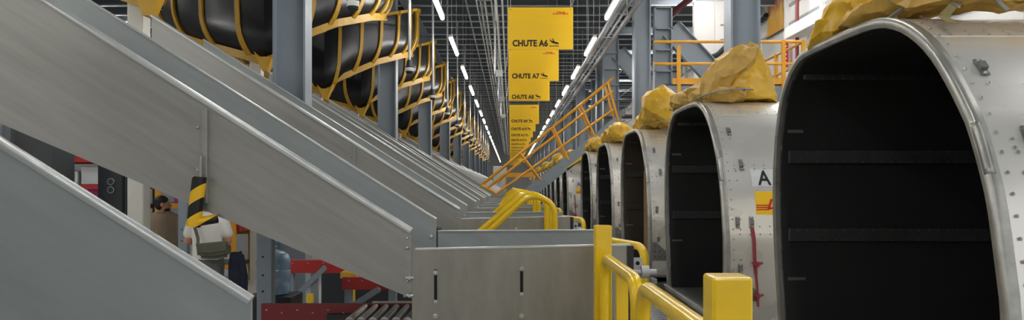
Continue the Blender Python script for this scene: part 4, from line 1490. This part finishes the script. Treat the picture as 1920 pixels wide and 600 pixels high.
# water jug on a cooler stand
t = thing('water_jug', 'large translucent blue water jug behind the grey perforated leg', 'water jug', (-2.07, 6.62, .91))
bm = B(); lathe(bm, [(.10, 0), (.135, .01), (.145, .04), (.145, .10), (.138, .115), (.145, .13), (.145, .20), (.137, .215), (.145, .23), (.145, .30), (.13, .345), (.08, .375), (.035, .39), (.03, .43)], n=28)
obj('bottle', bm, JUG, t, smooth=True, angle=50)
bm = B(); lathe(bm, [(.034, .425), (.036, .43), (.036, .46), (.03, .465)], n=18); obj('cap', bm, BLUE, t, smooth=True)
bm = B()
for q in range(5):
    tube(bm, fillet([(-.09 + .045 * q, -.1465 + abs(q - 2) ** 2 * .008, .15), (-.09 + .045 * q, -.1465 + abs(q - 2) ** 2 * .008, .285)], .01), .006, 6)
obj('moulded_ribs', bm, JUG, t)
bm = B(); box(bm, -2.27, -1.87, 6.44, 6.82, 0, .91); tag(obj('jug_stand', bm, NEARBLK, bevel=.01), 'black stand carrying the blue water jug', 'stand')

# ================================================================== BACKGROUND BEHIND THE CHUTES (left)
bm = B(); box(bm, -8.5, -4.6, 15.6, 15.75, 0, .003); tag(obj('floor_line', bm, BLUE), 'blue tape line on the floor behind the people', 'floor marking')
def rack(label, xa, xb, Y, D, zs, m_up, m_beam, top=3.1, group='storage racks'):
    t = thing('storage_rack', label, 'rack', ((xa + xb) / 2, Y, 0), group)
    c = (xa + xb) / 2
    n = max(2, int((xb - xa) / 1.4) + 1)
    for q in range(n):
        x = xa + (xb - xa) * q / (n - 1) - c
        for y in (0, D):
            bm = B(); box(bm, x - .05, x + .05, y - .04, y + .04, 0, top); obj('upright', bm, m_up, t)
    for z in zs:
        for y in (0, D):
            bm = B(); box(bm, xa - c, xb - c, y - .025, y + .025, z - .10, z - .01); obj('beam', bm, m_beam, t)
        bm = B(); box(bm, xa - c, xb - c, 0, D, z - .01, z); obj('shelf', bm, DGREY, t)
    return t
rack('tall dark rack with red beams glimpsed at the far left', -9.6, -7.35, 14.6, 1.1, (.5, 1.0, 1.50, 1.90, 2.42), DGREY, RED, 3.2)
rack('amber rack seen behind the two people', -6.6, -5.2, 14.2, 1.0, (.4, 1.0, 1.55), YEL_O, YEL_O, 2.1)
random.seed(11)
for pn, (xa, w_, h_, z, m_, lb) in enumerate((
        (-9.4, .5, .3, 1.902, WPARC, 'wide white wrapped parcel on the middle shelf of the dark rack'),
        (-8.85, .42, .26, 1.902, WPARC, 'pale wrapped parcel beside the dark rack upright'),
        (-8.36, .40, .34, 1.902, WPARC, 'white wrapped parcel at the right end of the dark rack'),
        (-7.9, .40, .24, 1.902, CARD, 'brown carton at the right end of the dark rack'),
        (-8.9, .5, .3, 2.422, RED, 'red parcel on the top shelf of the dark rack'),
        (-8.34, .46, .22, 2.422, RED, 'low red parcel on the top shelf of the dark rack'),
        (-8.72, .42, .27, 1.502, PINK, 'pink wrapped parcel on the lower shelf of the dark rack'),
        (-8.24, .50, .33, 1.502, PINK, 'large magenta wrapped parcel beside the control cabinet'))):
    bm = B(); box(bm, -w_ / 2, w_ / 2, 0, .6, 0, h_)
    bmesh.ops.subdivide_edges(bm, edges=bm.edges[:], cuts=3, use_grid_fill=True)
    for v in bm.verts:
        v.co += noise.noise_vector(v.co * 5 + Vector((pn, 0, 0))) * .02
        if v.co.z < .03: v.co.z = 0
    tag(obj('parcel', bm, m_, loc=(xa + w_ / 2, 14.75, z), smooth=True, angle=30), lb, 'parcel', 'parcels on the dark rack')
bm = B(); box(bm, X8(96, 13), X8(114, 13), 13, 13.2, 0, 3.2); tag(obj('rack_guard', bm, PIPE, bevel=.01), 'light grey post in front of the dark rack', 'post')
for i, (x, z, m_, cn) in enumerate(((-6.35, 1.552, PINK, 'pink'), (-5.75, 1.552, PINK, 'magenta'), (-6.2, 1.002, RED, 'red'), (-5.6, 1.002, RED, 'dark red'))):
    bm = B(); box(bm, 0, .48, 0, .6, 0, .34)
    bmesh.ops.subdivide_edges(bm, edges=bm.edges[:], cuts=3, use_grid_fill=True)
    for v in bm.verts:
        v.co += noise.noise_vector(v.co * 5 + Vector((i * 3.3, 2, 0))) * .025
        if v.co.z < .03: v.co.z = 0
    tag(obj('parcel', bm, m_, loc=(x, 14.3, z), smooth=True, angle=30), '%s parcel on the amber rack behind the people, %s' % (cn, 'upper shelf' if z > 1.2 else 'lower shelf'), 'parcel', 'parcels on the amber rack')
# dark control cabinet with two round gauges
t = thing('control_cabinet', 'dark control cabinet with two round gauges behind the chutes', 'cabinet', (-6.2, 12.0, 0))
bm = B(); box(bm, -.34, .22, 0, .5, 0, 2.35); obj('body', bm, DGREY, t, bevel=.01)
for z in (1.93, 1.80):
    bm = B(); tube(bm, [(-.12, -.03, z), (-.12, 0, z)], .055, 18); g = obj('gauge', bm, PIPE, t, smooth=True)
    bm = B(); tube(bm, [(-.12, -.034, z), (-.12, -.03, z)], .042, 18); obj('dial', bm, DGREY, g)
for x in (.05, .12):
    bm = B(); box(bm, x, x + .03, -.02, 0, .2, 2.2); obj('door_groove', bm, NEARBLK, t)
# cabinets at the far left edge of the gap
for i, (pxa, pxb, pyt, m_, nm, lb) in enumerate(((28, 96, 252, DGREY, 'dark grey machine housing glimpsed at the left edge', 'machine'), )):
    Y = 11.0
    bm = B(); box(bm, X8(pxa, Y), X8(pxb, Y), Y, Y + .6, 0, Z8(pyt - 14, Y)); tag(obj('machine_housing', bm, m_, bevel=.01), nm, 'machine')
bm = B(); box(bm, X8(2, 11), X8(16, 11), 10.7, 10.9, 0, Z8(236, 11)); tag(obj('amber_post', bm, ORANGE, bevel=.01), 'amber post glimpsed at the left edge above the front chute', 'post')
t = thing('floor_stanchion', 'grey cabinet with dark panel at the right of the white shirted person', 'cabinet', (-5.6, 17.5, 0))
bm = B(); box(bm, -.9, .6, 0, .6, 0, 2.1); obj('body', bm, PIPE, t, bevel=.01)
bm = B(); box(bm, -.1, .5, -.02, 0, .5, 1.4); obj('dark_panel', bm, NEARBLK, t)
bm = B(); box(bm, -.2, -.16, -.02, 0, .1, 2.0); obj('door_gap', bm, DGREY, t)

# ================================================================== PEOPLE
def cap(bm, a, b, ra, rb, n=14, sx=1.0, sy=1.0):
    """tapered capsule; sx/sy squash along world x / y about its axis"""
    a, b = Vector(a), Vector(b)
    T = (b - a); L = T.length; T.normalize()
    ref = Vector((0, 1, 0)) if abs(T.y) < .9 else Vector((1, 0, 0))
    N = (ref - T * ref.dot(T)).normalized(); M = T.cross(N)
    prof = []
    for q in range(5):
        an = math.pi / 2 * (1 - q / 4.0)
        prof.append((-ra * math.sin(an), ra * math.cos(an)))
    for q in range(5):
        an = math.pi / 2 * q / 4.0
        prof.append((L + rb * math.sin(an), rb * math.cos(an)))
    rings = []
    for h, r in prof:
        r = max(r, .0008)
        ring = []
        for k in range(n):
            an = 2 * math.pi * k / n
            p = a + T * h + N * math.cos(an) * r * sy + M * math.sin(an) * r * sx
            ring.append(bm.verts.new(p))
        rings.append(ring)
    for r0, r1 in zip(rings, rings[1:]):
        for k in range(n):
            bm.faces.new((r0[k], r0[(k + 1) % n], r1[(k + 1) % n], r1[k]))
    bm.faces.new(rings[0][::-1]); bm.faces.new(rings[-1])
def ell(bm, c, rx, ry, rz, rot=0.0):
    r = bmesh.ops.create_icosphere(bm, subdivisions=3, radius=1.0)
    M_ = Matrix.Translation(c) @ Matrix.Rotation(rot, 4, 'Z') @ Matrix.Diagonal((rx, ry, rz, 1))
    bmesh.ops.transform(bm, matrix=M_, verts=r['verts'])
def fuse(name, bm, m, parent, vox=.012, smooth=6):
    o = obj(name, bm, m)
    md = o.modifiers.new('r', 'REMESH'); md.mode = 'VOXEL'; md.voxel_size = vox
    md = o.modifiers.new('s', 'SMOOTH'); md.iterations = smooth; md.factor = .5
    dg = bpy.context.evaluated_depsgraph_get()
    me = bpy.data.meshes.new_from_object(o.evaluated_get(dg))
    old = o.data
    o.modifiers.clear(); o.data = me; bpy.data.meshes.remove(old)
    me.name = name
    for p in me.polygons: p.use_smooth = True
    if not me.materials: me.materials.append(m)
    o.parent = parent
    return o
def hand(bm, wrist, d, side):
    """wrist point, pointing direction d; palm plus five bent fingers"""
    w_ = Vector(wrist); d = Vector(d).normalized()
    s = Vector((0, 1, 0)); s = (s - d * s.dot(d)).normalized(); nrm = d.cross(s)
    cap(bm, w_, w_ + d * .085, .026, .034, sx=.7)
    for q, ln in zip((-.03, -.01, .01, .03), (.068, .08, .074, .058)):
        b = w_ + d * .10 + s * q
        k = b + d * ln * .55
        cap(bm, b, k, .0095, .009, 8); cap(bm, k, k + (d * .8 + nrm * side * .5).normalized() * ln * .5, .009, .008, 8)
    b = w_ + d * .03 - s * .03
    k = b + (d * .6 - s * .7).normalized() * .045
    cap(bm, b, k, .012, .010, 8); cap(bm, k, k + d * .035, .010, .009, 8)
def head(bm, c, yaw):
    """c = centre of the head, yaw = facing direction in the xy plane"""
    f = Vector((math.cos(yaw), math.sin(yaw), 0)); s = Vector((-f.y, f.x, 0))
    ell(bm, c + Vector((0, 0, .025)) - f * .012, .098, .077, .098, yaw)
    ell(bm, c + f * .022 + Vector((0, 0, -.05)), .072, .06, .072, yaw)
    cap(bm, c + f * .092 + Vector((0, 0, .012)), c + f * .112 + Vector((0, 0, -.028)), .011, .016, 8)
    for sg in (-1, 1):
        ell(bm, c + s * .078 * sg - f * .008 + Vector((0, 0, -.005)), .022, .010, .034, yaw)
        ell(bm, c + f * .088 + s * .032 * sg + Vector((0, 0, .012)), .010, .014, .009, yaw)
    ell(bm, c + f * .088 + Vector((0, 0, -.062)), .014, .026, .010, yaw)
    return f, s

# --- man in a tan blazer, back turned, looking right
px, py = -5.0, 10.9
H = CAMZ - .14
t = thing('person', 'man with dark hair and beard in a tan blazer, back turned', 'person', (px, py, 0))
hc = Vector((.0, 0, H - .115))
bm = B()
f, s = head(bm, hc, math.radians(20))
cap(bm, (-.01, .02, 1.42), (0, .01, H - .18), .058, .052)
cap(bm, (-.15, .03, 1.38), (.13, .03, 1.38), .075, .075)
cap(bm, (0, .02, 1.05), (0, .02, 1.36), .14, .155, sx=1.15, sy=.75)
cap(bm, (0, .02, .92), (0, .02, 1.05), .15, .14, sx=1.1, sy=.8)
for sg in (-1, 1):
    cap(bm, (sg * .19, .03, 1.37), (sg * .235, .05, 1.09), .052, .042); cap(bm, (sg * .235, .05, 1.09), (sg * .225, .14, .86), .040, .028)
    hand(bm, (sg * .225, .14, .85), (0, .25, -1), -sg)
    cap(bm, (sg * .095, .02, .90), (sg * .105, .01, .49), .085, .055); cap(bm, (sg * .105, .01, .49), (sg * .11, .0, .10), .054, .036)
    cap(bm, (sg * .11, -.02, .05), (sg * .12, .15, .04), .04, .035)
fuse('body', bm, SKIN, t, .011, 4)
bm = B()     # hair cap and beard
ell(bm, hc + Vector((0, 0, .042)) - f * .022, .102, .084, .092, math.radians(20))
ell(bm, hc + Vector((0, 0, -.012)) - f * .045, .066, .080, .070, math.radians(20))
fuse('hair', bm, HAIR, t, .010, 3)
bm = B()
ell(bm, hc + f * .045 + Vector((0, 0, -.078)), .056, .064, .045, math.radians(20))
fuse('beard', bm, HAIR, t, .009, 3)
bm = B()     # blazer
cap(bm, (-.145, .03, 1.375), (.145, .03, 1.375), .095, .095)
cap(bm, (0, .02, 1.02), (0, .02, 1.34), .17, .185, sx=1.18, sy=.78)
cap(bm, (0, .02, .80), (0, .02, 1.02), .185, .17, sx=1.15, sy=.8)
for sg in (-1, 1):
    cap(bm, (sg * .20, .03, 1.36), (sg * .25, .05, 1.08), .074, .062); cap(bm, (sg * .25, .05, 1.08), (sg * .235, .14, .89), .060, .05)
fuse('blazer', bm, BLAZER, t, .013, 5)
bm = B()
tube(bm, catmull([(-.085, .06, 1.45), (-.06, -.045, 1.475), (0, -.07, 1.48), (.06, -.045, 1.475), (.085, .06, 1.45)], 6), .022, 8)
obj('collar', bm, BLAZER, t, smooth=True)
bm = B()
cap(bm, (0, .02, .90), (0, .02, 1.0), .165, .155, sx=1.1, sy=.8)
for sg in (-1, 1):
    cap(bm, (sg * .095, .02, .90), (sg * .105, .01, .49), .10, .075); cap(bm, (sg * .105, .01, .49), (sg * .11, .0, .10), .074, .062)
fuse('trousers', bm, TROUSER_D, t, .014, 4)
for sg in (-1, 1):
    bm = B(); cap(bm, (sg * .11, -.03, .05), (sg * .12, .16, .045), .05, .042); 
    for v in bm.verts: v.co.z = max(0, v.co.z)
    obj('shoe', bm, SHOE, t, smooth=True)

# --- person in white T-shirt with messenger bag
px, py = -3.88, 9.7
t = thing('person', 'person in a white short-sleeved shirt carrying an olive messenger bag', 'person', (px, py, 0))
H = 1.74
hc = Vector((.0, .03, H - .115))
bm = B()
f, s = head(bm, hc, math.radians(90))
cap(bm, (0, .02, 1.44), (0, .03, H - .19), .056, .05)
cap(bm, (-.15, .02, 1.40), (.15, .02, 1.40), .07, .07)
cap(bm, (0, .02, 1.06), (0, .02, 1.36), .14, .16, sx=1.12, sy=.75)
cap(bm, (0, .02, .92), (0, .02, 1.06), .155, .145, sx=1.12, sy=.8)
for sg in (-1, 1):
    el = Vector((sg * .262, .02, 1.15))
    cap(bm, (sg * .20, .02, 1.38), el, .055, .044); wr_ = Vector((sg * .17, .24, 1.12)); cap(bm, el, wr_, .043, .03)
    hand(bm, wr_, (-sg * .35, .9, .1), sg)
    cap(bm, (sg * .10, .02, .90), (sg * .11, .0, .49), .09, .056); cap(bm, (sg * .11, .0, .49), (sg * .115, -.01, .10), .055, .036)
    cap(bm, (sg * .115, -.03, .05), (sg * .125, .15, .04), .04, .035)
fuse('body', bm, SKIN, t, .011, 4)
bm = B()
ell(bm, hc + Vector((0, 0, .042)) - f * .022, .102, .086, .092, math.radians(90)); ell(bm, hc + Vector((0, 0, -.01)) - f * .04, .07, .082, .075, math.radians(90))
fuse('hair', bm, HAIR, t, .010, 3)
bm = B()
cap(bm, (-.15, .02, 1.395), (.15, .02, 1.395), .085, .085)
cap(bm, (0, .02, 1.05), (0, .02, 1.36), .172, .18, sx=1.14, sy=.80)
cap(bm, (0, .02, .93), (0, .02, 1.05), .178, .172, sx=1.12, sy=.82)
for sg in (-1, 1):
    cap(bm, (sg * .20, .02, 1.385), (sg * .245, .02, 1.25), .075, .072)
fuse('shirt', bm, TSHIRT, t, .013, 5)
bm = B()
cap(bm, (0, .02, .86), (0, .02, .93), .185, .17, sx=1.12, sy=.85)
for sg in (-1, 1):
    cap(bm, (sg * .10, .02, .88), (sg * .11, .0, .49), .112, .085); cap(bm, (sg * .11, .0, .49), (sg * .115, -.01, .10), .084, .07)
fuse('trousers', bm, TROUSER, t, .014, 4)
for sg in (-1, 1):
    bm = B(); cap(bm, (sg * .115, -.04, .05), (sg * .125, .16, .045), .05, .042)
    for v in bm.verts: v.co.z = max(0, v.co.z)
    obj('shoe', bm, SHOE, t, smooth=True)
# bag: hangs from the person
b = thing('messenger_bag', 'olive canvas messenger bag on the hip of the white shirted person', 'bag', (px + .14, py - .2, .95))
bm = B(); box(bm, -.18, .22, -.07, .07, .0, .20)
bmesh.ops.bevel(bm, geom=bm.edges[:], offset=.045, segments=3, affect='EDGES')
bmesh.ops.subdivide_edges(bm, edges=bm.edges[:], cuts=1, use_grid_fill=True)
for v in bm.verts:
    v.co += noise.noise_vector(v.co * 7) * .012
    v.co.z += .12 * v.co.x * .5
obj('body', bm, BAGM, b, smooth=True, angle=60)
bm = B(); prism(bm, [(-.17, .19), (.21, .225), (.20, .10), (.0, .07), (-.16, .08)], -.088, -.07, 'y'); obj('flap', bm, BAGM, b, bevel=.008)
bm = B()
st_ = [(-.17, -.04, .16), (-.18, .0, .25), (-.23, .02, .40), (-.25, .045, .51), (-.19, .14, .55)]
P = catmull(st_, 5)
for a, c in zip(P, P[1:]):
    bar(bm, a, c, .006, .045, (1, -.3, .2))
obj('shoulder_strap', bm, BAGM, b)
b = thing('navy_jacket', 'dark navy jacket hanging over the messenger bag', 'jacket', (px + .40, py - .12, .60))
bm = B()
rows = []
for q in range(13):
    f_ = q / 12
    z = .42 - f_ * .52
    hw = .07 + .05 * math.sin(f_ * 2.6)
    rows.append([(-hw + .04 * f_, 0.02, z), (-hw * .3 + .03 * f_, -.05 - .02 * math.sin(q), z - .01), (hw * .4 + .04 * f_, -.04 + .02 * math.cos(q * 1.4), z), (hw + .05 * f_, .02, z + .02),
                 (hw * .3 + .04 * f_, .07, z), (-hw * .5, .07, z)])
V = [[bm.verts.new(p) for p in r] for r in rows]
for a, c in zip(V, V[1:]):
    for i in range(6):
        bm.faces.new((a[i], a[(i + 1) % 6], c[(i + 1) % 6], c[i]))
bm.faces.new(V[0][::-1]); bm.faces.new(V[-1])
obj('cloth', bm, NAVY, b, smooth=True, angle=70)
bm = B(); tube(bm, catmull([(.06, .02, .38), (.1, -.01, .2), (.11, .0, .0), (.09, .01, -.14)], 5), .045, 10); obj('sleeve', bm, NAVY, b, smooth=True)
